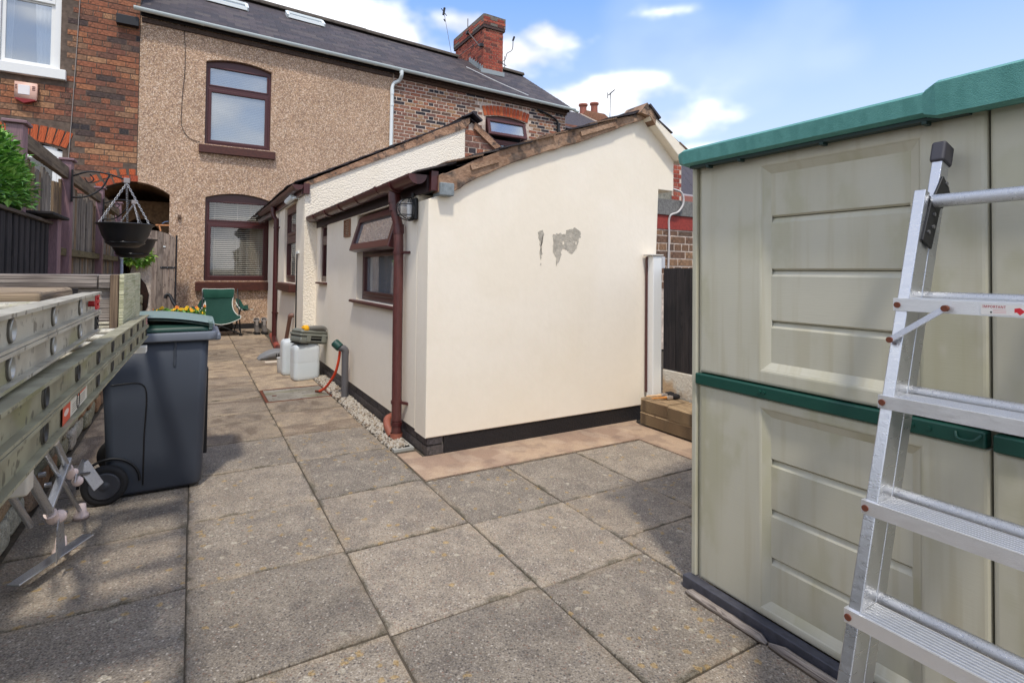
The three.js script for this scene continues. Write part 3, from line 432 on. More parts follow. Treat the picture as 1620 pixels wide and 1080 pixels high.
{
  const h = thing('old_brick_house', 'old mottled red and black brick house on the left with a white sash window', 'house', [-3, 0, ZF]);
  const s = shape([[-7, 0], [-1.55, 0], [-1.55, arcY(-1.55)], ...Array.from({ length: 8 }, (_, i) => { const x = mix(-1.5, -0.985, i / 7); return [x, arcY(x)]; }), [-0.985, 8.6], [-7, 8.6]]);
  hole(s, [[-3.12, 4.86], [-2.19, 4.86], [-2.19, 6.72], [-3.12, 6.72]]); hole(s, openingPts(-3.16, -2.12, 2.0, 3.42, 0.1));
  const wall = part('wall', uvm(extZ(s, ZF - 0.3, ZF)), mortarDark, h);
  part('side_wall', ubox(-1.3, -0.985, 6.3, 8.6, -17.5, ZF - 0.3), oldBricks[4], h);
  const byTone = [8, 1, 0, 11, 7, 2, 12, 13, 3, 4, 9, 5, 10, 6].map((i) => oldBricks[i]);
  bricks(wall, { tone: (u, v) => 0.9 * (F(mod(u / 6, 1), mod(v / 6, 1), 9, 14, 3, 41) - 0.5) * 1.9 + 0.34 + rr(-0.28, 0.28), x0: -3.6, x1: -0.985, y0: 2.31, y1: 7.2, L: 0.3, H: 0.109, face: ZF, mats: byTone, joint: 0.015, limit: 300, near: [-1.4, 4.5, 0], hdr: 5,
    skip: (a, b, y, t) => (b > -3.14 && a < -2.17 && t > 4.68 && y < 6.75) || (b > -3.2 && a < -2.05 && y < 3.84) || (b > -1.62 && y < Math.max(arcY(Math.max(-1.55, (a + b) / 2)), 2.74) + 0.27) });
  soldiers(wall, -3.22, -2.06, 3.45, 0.09, 0.30, 11, ZF + 0.014, archBricks);
  for (let i = 0; i < 5; i++) { const x = -1.52 + i * 0.125, sl = Math.atan(-2 * 0.2 * ((x + 0.99) / 0.56) / 0.56) * 0.8, y = arcY(x);
    placed('arch_brick', new THREE.BoxGeometry(0.115, 0.115, 0.08), pick(archBricks), wall, [x - Math.sin(sl) * 0.06, y + 0.062, ZF - 0.03], [0, 0, sl]); placed('arch_brick', new THREE.BoxGeometry(0.1, 0.115, 0.08), pick(archBricks), wall, [x - 0.03 - Math.sin(sl) * 0.18, y + 0.185, ZF - 0.032], [0, 0, sl]); }
  // white sash window
  const w = part('window', [box(-3.118, -3.03, 4.9, 6.7, ZF - 0.14, ZF - 0.02), box(-2.28, -2.192, 4.9, 6.7, ZF - 0.14, ZF - 0.02), box(-3.118, -2.192, 6.7, 6.72, ZF - 0.14, ZF - 0.02)], whitePaint, h);
  casement(w, -3.027, -2.283, 4.92, 6.13, ZF - 0.07, 'z', { gl: mirrorGlass, bar: 0.06, depth: 0.04, mat: whitePaint, name: 'lower_sash' }); casement(w, -3.027, -2.283, 6.10, 6.69, ZF - 0.03, 'z', { bar: 0.055, depth: 0.035, mat: whitePaint, name: 'upper_sash' });
  part('sill', rbox(-3.2, -2.09, 4.70, 4.885, ZF - 0.14, ZF + 0.1, 0.012), whitePaint, h);
  for (const [a, b, c] of [[-3.02, -2.88, -2.93], [-2.62, -2.3, -2.4]]) part('curtain', sheet(Array.from({ length: 14 }, (_, i) => { const t = i / 13; return [[mix(a, b, t), 6.7, ZF - 0.26 + 0.025 * Math.sin(i * 2.2)], [mix(a === -3.02 ? a : c - 0.16, a === -3.02 ? c : b, t), 4.92, ZF - 0.26 + 0.025 * Math.sin(i * 2.2)]]; })), curtainMat, h);
  room(h, -3.2, -2.1, 4.7, 6.9, ZF - 1.8, ZF - 0.3, plain(120, 126, 132, 0.9));
  const w2 = part('window', [box(-3.15, -3.07, 2.05, 3.47, ZF - 0.12, ZF - 0.03), box(-2.2, -2.125, 2.05, 3.4, ZF - 0.12, ZF - 0.03), box(-3.07, -2.2, 3.3, 3.47, ZF - 0.12, ZF - 0.03)], whitePaint, h); casement(w2, -3.067, -2.203, 2.05, 3.297, ZF - 0.04, 'z', { mat: whitePaint, name: 'sash' });
  room(h, -3.2, -2.1, 1.9, 3.7, ZF - 1.2, ZF - 0.3);
  part('eaves_stub', rbox(-1.36, -1.0, 5.94, 6.12, ZF + 0.008, ZF + 0.14, 0.01), black, h);
  const al = thing('alarm_box', 'pinkish beige alarm box with louvre slots on the old brick wall below the sash window', 'alarm box', [-2.64, 4.2, ZF + 0.01]);
  part('case', loft([[[-2.80, 4.3, 0], [-2.48, 4.3, 0], [-2.48, 4.56, 0], [-2.80, 4.56, 0]], [[-2.79, 4.24, 0.1], [-2.49, 4.24, 0.1], [-2.49, 4.55, 0.1], [-2.79, 4.55, 0.1]]].map((q) => q.map(([x, y, z]) => [x, y, ZF + 0.01 + z]))), plain(222, 178, 158, 0.5), al);
  part('front_panel', rbox(-2.74, -2.58, 4.33, 4.50, ZF + 0.108, ZF + 0.118, 0.004), plain(238, 232, 230, 0.4), al);
  part('louvre', [0, 1, 2].flatMap((i) => [box(-2.55, -2.505, 4.42 + i * 0.03, 4.434 + i * 0.03, ZF + 0.11, ZF + 0.114), box(-2.78, -2.755, 4.42 + i * 0.03, 4.434 + i * 0.03, ZF + 0.11, ZF + 0.114)]), plain(90, 30, 30, 0.6), al);
  part('base_cover', extZ(shape([[-2.785, 4.245], [-2.66, 4.18], [-2.495, 4.245], [-2.495, 4.26], [-2.785, 4.26]]), ZF + 0.02, ZF + 0.112), plain(140, 26, 30, 0.5), al);
  const cb = thing('wall_cable', 'thin grey cable hanging straight down the old brick wall', 'cable', [-1.97, 3.4, ZF + 0.02]);
  part('wire', tube([[-1.9, 7.2, ZF + 0.02], [-1.93, 6.0, ZF + 0.024], [-1.985, 4.4, ZF + 0.02], [-2.03, 3.2, ZF + 0.022]], 0.007, 30, 6), plain(150, 140, 132, 0.6), cb);
}
{
  const h = thing('brick_house', 'brown brick house with pale mortar beyond the white downpipe, maroon window half open', 'house', [6.7, 0, ZF]);
  const s = shape([[4.12, 0], [9.3, 0], [9.3, gy(9.3) + 0.02], [4.12, gy(4.12) + 0.02]]); hole(s, openingPts(6.67, 7.94, 3.5, 5.42, 0.08));
  const wall = part('wall', uvm(extZ(s, ZF - 0.3, ZF)), mortarPale, h);
  part('side_wall', ubox(9.0, 9.3, 0, 6.0, -17, ZF - 0.3), rightBricks[1], h);
  bricks(wall, { x0: 4.14, x1: 9.3, y0: 4.12, y1: 6.02, L: 0.278, H: 0.0875, face: ZF, mats: rightBricks, limit: 300, near: [6.7, 9, -6], joint: 0.023, skip: (a, b, y, t) => (b > 6.6 && a < 8.0 && y < 5.75) });
  soldiers(wall, 6.62, 7.99, 5.43, 0.08, 0.26, 14, ZF + 0.012, archBricks);
  part('eaves_course', [uvm(bar([4.14, gy(4.14) - 0.14, ZF + 0.01], [9.32, gy(9.32) - 0.14, ZF + 0.01], 0.07, 0.07)), uvm(bar([4.14, gy(4.14) - 0.07, ZF + 0.03], [9.34, gy(9.34) - 0.07, ZF + 0.03], 0.1, 0.06))], std({ color: S(88, 66, 54), map: sized(mortarMap, 0.4), roughness: 1 }), h);
  const w = part('window', extZ(shape([[6.675, 5.36], [7.935, 5.36], ...archPts(6.675, 7.935, 5.415, 0.075)]), ZF - 0.13, ZF - 0.06), maroonDull, h);
  part('outer_frame', [box(6.675, 6.73, 3.55, 5.36, ZF - 0.13, ZF - 0.055), box(7.88, 7.935, 3.55, 5.36, ZF - 0.13, ZF - 0.055), box(6.73, 7.88, 4.78, 4.86, ZF - 0.13, ZF - 0.055)], maroonDull, w);
  casement(h, 6.733, 7.877, 3.6, 4.777, ZF - 0.06, 'z', { bar: 0.05, mat: maroonDull, gl: mirrorGlass });
  { const g = new THREE.Group(); g.name = 'open_casement'; g.position.set(0, 5.36, ZF - 0.03 - 0).sub(V(base0.get(h))); g.position.x = 7.305 - base0.get(h)[0]; g.rotation.x = -0.28; h.add(g);
    const fr = hole(shape([[-0.6, -0.46], [0.6, -0.46], [0.6, 0], [-0.6, 0]]), [[-0.52, -0.38], [-0.52, -0.07], [0.52, -0.07], [0.52, -0.38]]); part('window_frame', extZ(fr, 0, 0.06, { bevelEnabled: true, bevelThickness: 0.006, bevelSize: 0.006, bevelOffset: -0.006, bevelSegments: 1 }), maroonDull, g); part('pane', new THREE.PlaneGeometry(1.042, 0.312).translate(0, -0.225, 0.03), mirrorGlass, g); }
  room(h, 6.6, 8, 3.4, 5.6, ZF - 1.5, ZF - 0.3, plain(90, 94, 98, 0.9));
  part('black_pipe', [rod([9.02, 5.52, ZF + 0.05], [9.02, 4.0, ZF + 0.05], 0.045), tube([[8.3, 5.86, ZF + 0.05], [8.75, 5.74, ZF + 0.06], [8.97, 5.62, ZF + 0.06], [9.02, 5.45, ZF + 0.05]], 0.028, 20, 8)], black, h);
  const roof = part('roof', uvm(loft([[[4.12, gy(4.12) + 0.03, -12.67], [9.42, gy(9.42) + 0.03, -12.67], [9.42, gy(9.42) - 0.05, -12.67], [4.12, gy(4.12) - 0.05, -12.67]], [[4.12, ry(4.12), -15.4], [9.42, ry(9.42), -15.4], [9.42, ry(9.42) - 0.15, -15.4], [4.12, ry(4.12) - 0.15, -15.4]]])), slates[1], h);
  slateRoof(roof, [4.12, gy(4.12) + 0.035, -12.67], [9.42, gy(9.42) + 0.035, -12.67], [4.12, ry(4.12), -15.4], [9.42, ry(9.42), -15.4], 16, 18, 300);
  for (let i = 0; i < 11; i++) { const a = 4.12 + i * 0.482, b = a + 0.472; if (a > 7.0 && b < 8.3) continue; part('ridge_tile', sweep(halfDisc(0.12), [a, ry(a) + 0.02, -15.4], [b, ry(b) + 0.02, -15.4], [0, -1, 0]), ridgeMat, roof); }
  const gut = part('gutter', [sweep(halfPipe(0.062), [4.12, gy(4.12), -12.60], [9.5, gy(9.5), -12.60]), rod([9.45, gy(9.45) - 0.03, -12.60], [9.62, gy(9.6) - 0.05, -12.60], 0.045)], gutterWhite, h);
  for (const x of [4.9, 5.7, 6.5, 7.4, 8.3, 9.1]) part('bracket', sweep(halfPipe(0.068, 0.008), [x, gy(x), -12.60], [x + 0.05, gy(x + 0.05), -12.60]), gutterWhite, gut);
  part('fascia', bar([4.12, gy(4.12) - 0.02, -12.74], [9.4, gy(9.4) - 0.02, -12.74], 0.03, 0.12), plain(34, 28, 28, 0.8), h);
  // chimney
  const cx0 = 7.42, cx1 = 8.08, cz0 = -16.45, cz1 = -14.4;
  const ch = part('chimney', ubox(cx0, cx1, 6.4, 8.62, cz0, cz1), std({ color: S(196, 158, 136), map: sized(mortarMap, 0.5), roughness: 1 }), h);
  bricks(ch, { x0: cx0 - 0.003, x1: cx1 + 0.003, y0: 7.0, y1: 8.62, L: 0.235, H: 0.08, face: cz1, mats: redBricks, depth: 0.04, hdr: 2 });
  bricks(ch, { x0: cz0, x1: cz1 + 0.003, y0: 7.3, y1: 8.62, L: 0.235, H: 0.08, face: cx0, axis: 'x', dir: -1, mats: redBricks, depth: 0.04, hdr: 2 });
  part('corbel', [uvm(rbox(cx0 - 0.05, cx1 + 0.05, 8.62, 8.70, cz0 - 0.05, cz1 + 0.05, 0.01, 1))], std({ color: S(92, 74, 70), map: sized(mortarMap, 0.5), roughness: 1 }), ch);
  const cap = part('cap', ubox(cx0 - 0.055, cx1 + 0.055, 8.70, 9.02, cz0 - 0.055, cz1 + 0.055), mortarGrey, ch);
  for (const [ax, f, a, b, d] of [['z', cz1 + 0.055, cx0 - 0.055, cx1 + 0.055, 1], ['x', cx0 - 0.055, cz0 - 0.055, cz1 + 0.055, -1]]) for (let r = 0; r < 3; r++) for (let x = a - (r % 2 ? 0.12 : 0); x < b - 0.05; x += 0.24) { const p = Math.max(a, x) + 0.006, q = Math.min(b, x + 0.24) - 0.006, y = 8.75 + r * 0.085; const pos = ax === 'z' ? [(p + q) / 2, y, f - 0.012] : [f + 0.012, y, (p + q) / 2]; placed('brick', ax === 'z' ? new THREE.BoxGeometry(q - p, 0.072, 0.04) : new THREE.BoxGeometry(0.04, 0.072, q - p), rnd() < 0.35 ? mortarGrey : pick(redBricks), ch, pos, [0, 0, 0]); }
  part('flaunching', uvm(loft([[[cx0 - 0.05, 9.02, cz1 + 0.05], [cx1 + 0.05, 9.02, cz1 + 0.05], [cx1 + 0.05, 9.02, cz0 - 0.05], [cx0 - 0.05, 9.02, cz0 - 0.05]], [[cx0 + 0.1, 9.12, cz1 - 0.1], [cx1 - 0.1, 9.1, cz1 - 0.1], [cx1 - 0.1, 9.12, cz0 + 0.1], [cx0 + 0.1, 9.12, cz0 + 0.1]]])), mortarGrey, ch);
  const rf = (x, z) => mix(gy(x) + 0.035, ry(x), (-12.6 - z) / 2.8);
  part('lead_flashing', [...Array.from({ length: 7 }, (_, i) => { const z = -14.42 - i * 0.14; return box(cx0 - 0.02, cx0 - 0.012, rf(cx0, z) + 0.02, rf(cx0, z) + 0.22, z - 0.13, z); }), box(cx0 - 0.1, cx1 + 0.05, rf(7.7, cz1) + 0.0, rf(7.7, cz1) + 0.13, cz1 + 0.012, cz1 + 0.024)], plain(150, 158, 160, 0.6), ch);
  part('roof_wire', tube([[6.75, rf(6.75, -14.2) + 0.07, -14.2], [7.3, rf(7.3, -13.3) + 0.06, -13.3], [7.86, rf(7.86, -12.55) + 0.06, -12.55]], 0.012, 16, 6), plain(205, 205, 205, 0.6), h);
  // aerials on the chimney
  const a1 = thing('roof_aerial', 'thin mast with small aerial on the left of the tall red chimney', 'aerial', [7.36, 8.0, -15]);
  part('mast', [rod([7.34, 8.25, -14.5], [7.34, 8.3, -16.2], 0.012), rod([7.33, 8.0, -14.42], [7.33, 8.85, -15.35], 0.014), rod([7.33, 8.85, -15.35], [7.33, 9.25, -15.35], 0.014), rod([7.34, 8.28, -16.5], [7.0, 9.85, -16.5], 0.007)], plain(110, 100, 94, 0.5, 0.4), a1);
  part('bracket', [rbox(7.28, 7.4, 8.02, 8.12, -14.46, -14.36, 0.01), rbox(7.28, 7.38, 8.75, 8.85, -15.4, -15.3, 0.01), rbox(7.3, 7.37, 8.2, 8.34, -16.55, -16.4, 0.01)], black, a1);
  part('aerial_head', [rbar([6.98, 9.75, -16.5], [7.02, 10.0, -16.5], 0.06, 0.06), rod([6.9, 9.95, -16.5], [7.1, 9.75, -16.5], 0.012), rod([7.0, 9.62, -16.5], [7.05, 9.55, -16.5], 0.02)], black, a1);
  const a2 = thing('roof_aerial', 'kinked aerial mast on the right of the tall red chimney against the cloud', 'aerial', [8.15, 7.9, -14.5]);
  part('mast', [tube([[8.1, 7.75, -14.5], [8.22, 7.85, -14.5], [8.28, 8.05, -14.5], [8.46, 8.2, -14.5], [8.5, 8.55, -14.5]], 0.012, 20, 6), rod([8.2, 7.6, -14.5], [8.2, 7.95, -14.5], 0.01)], plain(90, 84, 80, 0.5, 0.4), a2);
  part('aerial_head', [rbar([8.49, 8.5, -14.5], [8.54, 8.64, -14.5], 0.05, 0.05), rod([8.14, 7.7, -14.5], [8.26, 7.66, -14.5], 0.012)], black, a2);
}
{
  // farther roofs on the right
  const h = thing('distant_house', 'slate roofed house far behind with a stubby chimney and two clay pots', 'house', [16, 0, -21]);
  part('wall', ubox(11, 18.2, 0, 7.6, -24, -18.6), rightBricks[1], h);
  const roof = part('roof', uvm(loft([[[10.8, 7.5, -18.4], [18.2, 7.1, -18.4], [18.2, 7.0, -18.4], [10.8, 7.4, -18.4]], [[10.8, 9.25, -21.2], [16.35, 9.05, -21.2], [16.35, 8.9, -21.2], [10.8, 9.1, -21.2]]])), slates[2], h);
  slateRoof(roof, [10.8, 7.52, -18.4], [18.2, 7.12, -18.4], [10.8, 9.27, -21.2], [16.35, 9.07, -21.2], 12, 20, 0);
  part('verge', bar([18.2, 7.16, -18.4], [16.35, 9.1, -21.2], 0.12, 0.06), mortarPale, roof);
  const c = part('chimney', uvm(loft([[[16.3, 8, -21.4], [18.9, 8, -21.4], [18.9, 8, -22.4], [16.3, 8, -22.4]], [[16.6, 9.0, -21.5], [18.9, 9.0, -21.5], [18.9, 9.0, -22.3], [16.6, 9.0, -22.3]], [[17.0, 9.5, -21.6], [18.2, 9.5, -21.6], [18.2, 9.5, -22.2], [17.0, 9.5, -22.2]]])), std({ color: S(128, 88, 66), map: sized(mortarMap, 0.6), roughness: 1 }), h);
  const pot = lathe([[0.2, 0], [0.21, 0.06], [0.185, 0.1], [0.175, 0.5], [0.2, 0.52], [0.235, 0.56], [0.235, 0.64], [0.17, 0.64], [0.15, 0.1]], 16);
  part('chimney_pot', pot.clone().translate(16.95, 9.2, -21.8), clay, c); part('chimney_pot', pot.clone().translate(17.75, 9.42, -21.9), clay, c);
  const a = thing('roof_aerial', 'tiny aerial on a thin mast above the distant roofs', 'aerial', [19, 9, -22]);
  part('mast', rod([18.85, 8.6, -22], [18.95, 10.9, -22], 0.02), plain(150, 150, 150, 0.5, 0.4), a); part('aerial_head', [rod([18.8, 10.7, -22], [19.2, 11.05, -22], 0.03), rod([18.9, 10.9, -22.2], [18.9, 10.6, -22.2], 0.02), rod([19.1, 10.9, -22.2], [19.1, 10.6, -22.2], 0.02)], plain(70, 70, 74, 0.5), a);
}
// ---------------------------------------------------------------- the cream outhouse in front
const ZG = -3.46;
{
  const h = thing('cream_outhouse', 'cream painted outhouse with a plain gable end, flaking patch, open maroon window and stone verge', 'outhouse', [2.4, 0, -5.3]);
  const gb = shape([[1.372, 0.125], [3.44, 0.125], [3.505, 1.41], [3.53, 1.995], [3.716, 1.995], [3.716, 2.27], [3.34, 2.60], [2.55, 2.29], [1.975, 2.07], [1.64, 1.90], [1.54, 1.81], [1.372, 1.745]]);
  part('gable_wall', uvm(extZ(gb, ZG - 0.2, ZG, { bevelEnabled: true, bevelThickness: 0.006, bevelSize: 0.006, bevelOffset: -0.006, bevelSegments: 2 })), cream, h);
  // bare patches where the paint has come away
  const wob = (pts, n = 5, a = 0.008) => { const o = []; pts.forEach((p, i) => { const q = pts[(i + 1) % pts.length]; for (let k = 0; k < n; k++) o.push([mix(p[0], q[0], k / n) + rr(-a, a), mix(p[1], q[1], k / n) + rr(-a, a)]); }); return o; };
  const bare = std({ color: S(214, 204, 186), map: sized(grain, 0.4), roughness: 0.95, bumpMap: sized(grainBump, 0.2), bumpScale: 0.004 });
  const patch = shape(wob([[2.40, 1.55], [2.47, 1.56], [2.52, 1.555], [2.53, 1.59], [2.60, 1.605], [2.63, 1.61], [2.67, 1.58], [2.67, 1.55], [2.655, 1.52], [2.63, 1.45], [2.59, 1.41], [2.56, 1.41], [2.53, 1.44], [2.485, 1.445], [2.475, 1.37], [2.44, 1.305], [2.425, 1.37], [2.40, 1.44], [2.405, 1.5]], 4, 0.007));
  hole(patch, [[2.49, 1.475], [2.51, 1.475], [2.51, 1.50], [2.49, 1.50]]); hole(patch, [[2.615, 1.48], [2.63, 1.475], [2.63, 1.505], [2.62, 1.505]]);
  part('bare_patch', uvm(extZ(patch, ZG + 0.0065, ZG + 0.0085)), bare, h, 'large bare patch in the cream paint');
  part('bare_patch', uvm(extZ(shape(wob([[2.26, 1.56], [2.30, 1.575], [2.32, 1.55], [2.31, 1.49], [2.29, 1.45], [2.30, 1.40], [2.29, 1.345], [2.275, 1.40], [2.285, 1.45], [2.27, 1.50]], 3, 0.006)), ZG + 0.0065, ZG + 0.0085)), bare, h, 'narrow bare patch in the cream paint');
  part('bare_patch', uvm(extZ(shape([[2.283, 1.31], [2.294, 1.31], [2.291, 1.327]]), ZG + 0.0065, ZG + 0.0085)), bare, h);
  // side wall with a large and a small window
  const sd = shape([[-7.3, 0.14], [-3.665, 0.14], [-3.665, 1.80], [-7.3, 1.85]]);
  hole(sd, [[-5.31, 0.975], [-4.03, 0.975], [-4.03, 1.785], [-5.31, 1.785]]); hole(sd, [[-7.07, 1.11], [-6.69, 1.11], [-6.69, 1.81], [-7.07, 1.81]]);
  part('side_wall', uvm(extX(sd, 1.372, 1.57)), cream, h);
  part('right_wall', ubox(3.5, 3.7, 0.1, 2.2, -7.3, -3.67), cream, h);
  part('plinth_core', [box(1.392, 1.56, -0.02, 0.138, -7.3, -3.49), box(1.40, 3.4, -0.02, 0.12, -3.65, -3.482)], mortarGrey, h);
  const pl = h;
  for (let r = 0; r < 2; r++) for (let z = -7.3 + (r ? 0.117 : 0); z < -3.5; z += 0.235) { const a = Math.max(z, -7.29) + 0.005, b = Math.min(z + 0.235, -3.468) - 0.005; if (b - a < 0.03) continue; placed('plinth_brick', new THREE.BoxGeometry(0.05, 0.058, b - a), pick(blueBricks), pl, [1.41, 0.033 + r * 0.068 + 0.004, (a + b) / 2]); }
  placed('plinth_brick', new THREE.BoxGeometry(0.105, 0.058, 0.05), blueBricks[0], pl, [1.443, 0.105, -3.489]); placed('plinth_brick', new THREE.BoxGeometry(0.12, 0.06, 0.05), blueBricks[2], pl, [1.448, 0.036, -3.489]);
  part('plinth_band', uvm(extZ(shape([[1.515, 0.0], [2.1, 0.0], [3.38, 0.0], [3.40, 0.123], [1.51, 0.123]]), ZG - 0.05, ZG - 0.006)), bitumen, h);
  // large window: fixed pane below, top-hung sash pushed open above
  part('outer_frame', [box(1.43, 1.49, 0.98, 1.783, -5.308, -5.25), box(1.43, 1.49, 0.98, 1.783, -4.09, -4.032), box(1.43, 1.49, 0.98, 1.02, -5.25, -4.09), box(1.43, 1.49, 1.42, 1.48, -5.25, -4.09), box(1.43, 1.49, 1.74, 1.783, -5.25, -4.09)], maroon, h);
  casement(h, -5.247, -4.093, 1.023, 1.417, 1.425, 'x', { bar: 0.035, depth: 0.05, gl: mirrorGlass });
  { const g = new THREE.Group(); g.name = 'open_sash'; g.position.set(1.415, 1.755, -4.67).sub(V(base0.get(h))); g.rotation.z = -0.29; h.add(g);
    const fr = hole(shape([[-0.6, -0.335], [0.6, -0.335], [0.6, 0], [-0.6, 0]]), [[-0.535, -0.27], [-0.535, -0.06], [0.535, -0.06], [0.535, -0.27]]); part('window_frame', extX(fr, -0.03, 0.025, { bevelEnabled: true, bevelThickness: 0.006, bevelSize: 0.006, bevelOffset: -0.006, bevelSegments: 2 }), maroon, g);
    part('pane', new THREE.PlaneGeometry(1.074, 0.214).rotateY(-Math.PI / 2).translate(-0.012, -0.165, 0), mirrorGlass, g); }
  part('sill', rbox(1.325, 1.43, 0.945, 0.972, -5.42, -3.97, 0.008), maroon, h);
  // small window
  part('outer_frame', [box(1.392, 1.45, 1.11, 1.81, -7.068, -7.02), box(1.392, 1.45, 1.11, 1.81, -6.74, -6.692), box(1.392, 1.45, 1.11, 1.15, -7.02, -6.74), box(1.392, 1.45, 1.60, 1.65, -7.02, -6.74)], maroon, h);
  casement(h, -7.018, -6.742, 1.153, 1.597, 1.395, 'x', { bar: 0.03, depth: 0.05 }); casement(h, -7.018, -6.742, 1.653, 1.80, 1.395, 'x', { bar: 0.02, depth: 0.05 });
  part('sill', rbox(1.325, 1.39, 1.085, 1.108, -7.12, -6.64, 0.006), sillBrown, h);
  room(h, 1.9, 3.3, 0.2, 2.0, -7.2, -3.7, plain(88, 92, 92, 0.9));
  part('inner_panelling', [0, 1, 2, 3, 4, 5, 6].map((i) => rbox(1.98, 2.0, 0.8, 1.75, -5.25 + i * 0.18, -5.08 + i * 0.18, 0.004)), plain(118, 124, 122, 0.8), h);
  // louvred vent
  const v = part('vent', [box(1.355, 1.372, 1.60, 1.615, -5.80, -5.56), box(1.355, 1.372, 1.765, 1.78, -5.80, -5.56), box(1.355, 1.372, 1.615, 1.765, -5.80, -5.785), box(1.355, 1.372, 1.615, 1.765, -5.575, -5.56)], plain(142, 104, 78, 0.6), h);
  for (let i = 0; i < 7; i++) part('louvre', box(1.358, 1.37, 1.622 + i * 0.02, 1.632 + i * 0.02, -5.784, -5.576), plain(150, 112, 84, 0.6), v);
  // roof: slates over the left and right slopes, a stone verge, a ridge tile with its mortar end
  const L0 = [1.27, 1.895], R0 = [3.31, 2.640], Q0 = [3.90, 2.285];
  const roof = part('roof', [uvm(extZ(shape([[1.33, 1.88], [3.31, 2.622], [3.31, 2.58], [1.40, 1.865]]), -7.32, -3.56)), uvm(extZ(shape([[3.31, 2.622], [3.84, 2.29], [3.80, 2.26], [3.31, 2.58]]), -7.32, -3.56))], darkWood, h);
  const front = (a, b, z0, n, dz, left) => { for (let j = 0; j < n; j++) { const t0 = j / n, t1 = (j + 1.35) / n; const A = [mix(a[0], b[0], t0), mix(a[1], b[1], t0)], B = [mix(a[0], b[0], Math.min(1, t1)), mix(a[1], b[1], Math.min(1, t1))];
    for (let c = 0; c < 3; c++) { const zf = z0 + (c ? 0 : rr(-0.02, 0.012)) - c * 0.3, w = 0.29; const l = Math.hypot(B[0] - A[0], B[1] - A[1]); const g = frameTo(new THREE.BoxGeometry(w, 0.011, l).translate(0, 0, l / 2), [A[0], A[1] + 0.024 + rr(-0.003, 0.005), zf - w / 2], [B[0], B[1] + 0.010, zf - w / 2], [0, 1, 0]); part('slate', g, c === 0 && rnd() < 0.4 ? sandstone : pick(slates), roof); } } };
  front(L0, R0, -3.385, 10, 0, true); front(Q0, R0, -3.37, 4, 0, false);
  slateRoof(roof, [1.29, 1.93, -7.32], [1.29, 1.93, -4.27], [3.31, 2.67, -7.32], [3.31, 2.67, -4.27], 10, 10, 0); slateRoof(roof, [3.88, 2.32, -7.32], [3.88, 2.32, -4.27], [3.31, 2.67, -7.32], [3.31, 2.67, -4.27], 4, 10, 0);
  const low = [[1.425, 1.79], [1.53, 1.793], [1.64, 1.87], [1.975, 2.04], [2.25, 2.15], [2.55, 2.262], [2.9, 2.405], [3.22, 2.54], [3.335, 2.588]], top = [[3.335, 2.635], [3.22, 2.605], [2.9, 2.50], [2.55, 2.378], [2.25, 2.268], [1.975, 2.165], [1.64, 2.01], [1.53, 1.95], [1.425, 1.905]];
  const rough = (a) => a.flatMap((p, i) => { const q = a[i + 1]; if (!q) return [p]; const o = [p]; for (let k = 1; k < 4; k++) o.push([mix(p[0], q[0], k / 4), mix(p[1], q[1], k / 4) + rr(-0.007, 0.007)]); return o; });
  part('stone_verge', uvm(extZ(shape([...rough(low), ...rough(top)]), -3.52, -3.415, { bevelEnabled: true, bevelThickness: 0.008, bevelSize: 0.006, bevelOffset: -0.006, bevelSegments: 2 })), sandstone, roof);
  for (const [x, l] of [[1.66, 0.22], [2.62, 0.36]]) { const y = 1.925 + (x - 1.53) * 0.386; part('verge_fragment', uvm(bar([x, y + 0.004, -3.425], [x + l, y + l * 0.386 + 0.0, -3.425], 0.07, 0.035)), sandstone, roof); }
  part('kneeler', uvm(rbox(1.428, 1.532, 1.768, 1.856, -3.52, -3.385, 0.008)), std({ color: S(150, 158, 160), map: sized(grain, 0.3), roughness: 0.7 }), roof, 'grey lead-wrapped end of the verge');
  part('barge', uvm(extZ(shape([[3.335, 2.588], [3.335, 2.638], [3.845, 2.325], [3.83, 2.26], [3.72, 2.268]]), -3.52, -3.375, { bevelEnabled: true, bevelThickness: 0.008, bevelSize: 0.008, bevelOffset: -0.008, bevelSegments: 2 })), cream, roof, 'cream painted barge on the right slope');
  part('ridge_tile', uvm(extZ(shape([[3.215, 2.61], [3.30, 2.705], [3.405, 2.60], [3.395, 2.53], [3.335, 2.595]]), -3.62, -3.36)), sandstone, roof, 'stone ridge end');
  part('ridge_slab', [bar([3.20, 2.62, -5.4], [3.20, 2.62, -3.40], 0.26, 0.018, [-0.35, 1, 0]), bar([3.38, 2.64, -5.4], [3.38, 2.64, -3.345], 0.16, 0.018, [0.8, 1, 0])].map((g) => uvm(g)), slates[1], roof);
  // maroon eaves boards and gutter
  const fa = part('fascia', [box(1.362, 1.392, 1.795, 1.91, -7.29, -3.47)], plain(44, 24, 24, 0.6), h); part('fascia_end', rbox(1.378, 1.43, 1.80, 1.935, -3.47, -3.425, 0.003), maroon, h);
  part('soffit', box(1.392, 1.43, 1.80, 1.815, -7.29, -3.47), black, h);
  const gut = part('gutter', [sweep(halfPipe(0.064), [1.29, 1.93, -7.29], [1.29, 1.905, -3.46]), sweep(halfDisc(0.066), [1.29, 1.905, -3.462], [1.29, 1.905, -3.45])], maroon, h);
  for (const z of [-4.25, -4.9, -5.55, -6.2, -6.85]) part('bracket', sweep(halfPipe(0.071, 0.009), [1.29, 1.916, z], [1.29, 1.916, z + 0.04]), maroon, gut);
  part('outlet', [sweep(halfPipe(0.074, 0.01), [1.29, 1.905, -4.02], [1.29, 1.905, -3.86]), rod([1.29, 1.86, -3.94], [1.29, 1.76, -3.93], 0.046)], maroon, gut);
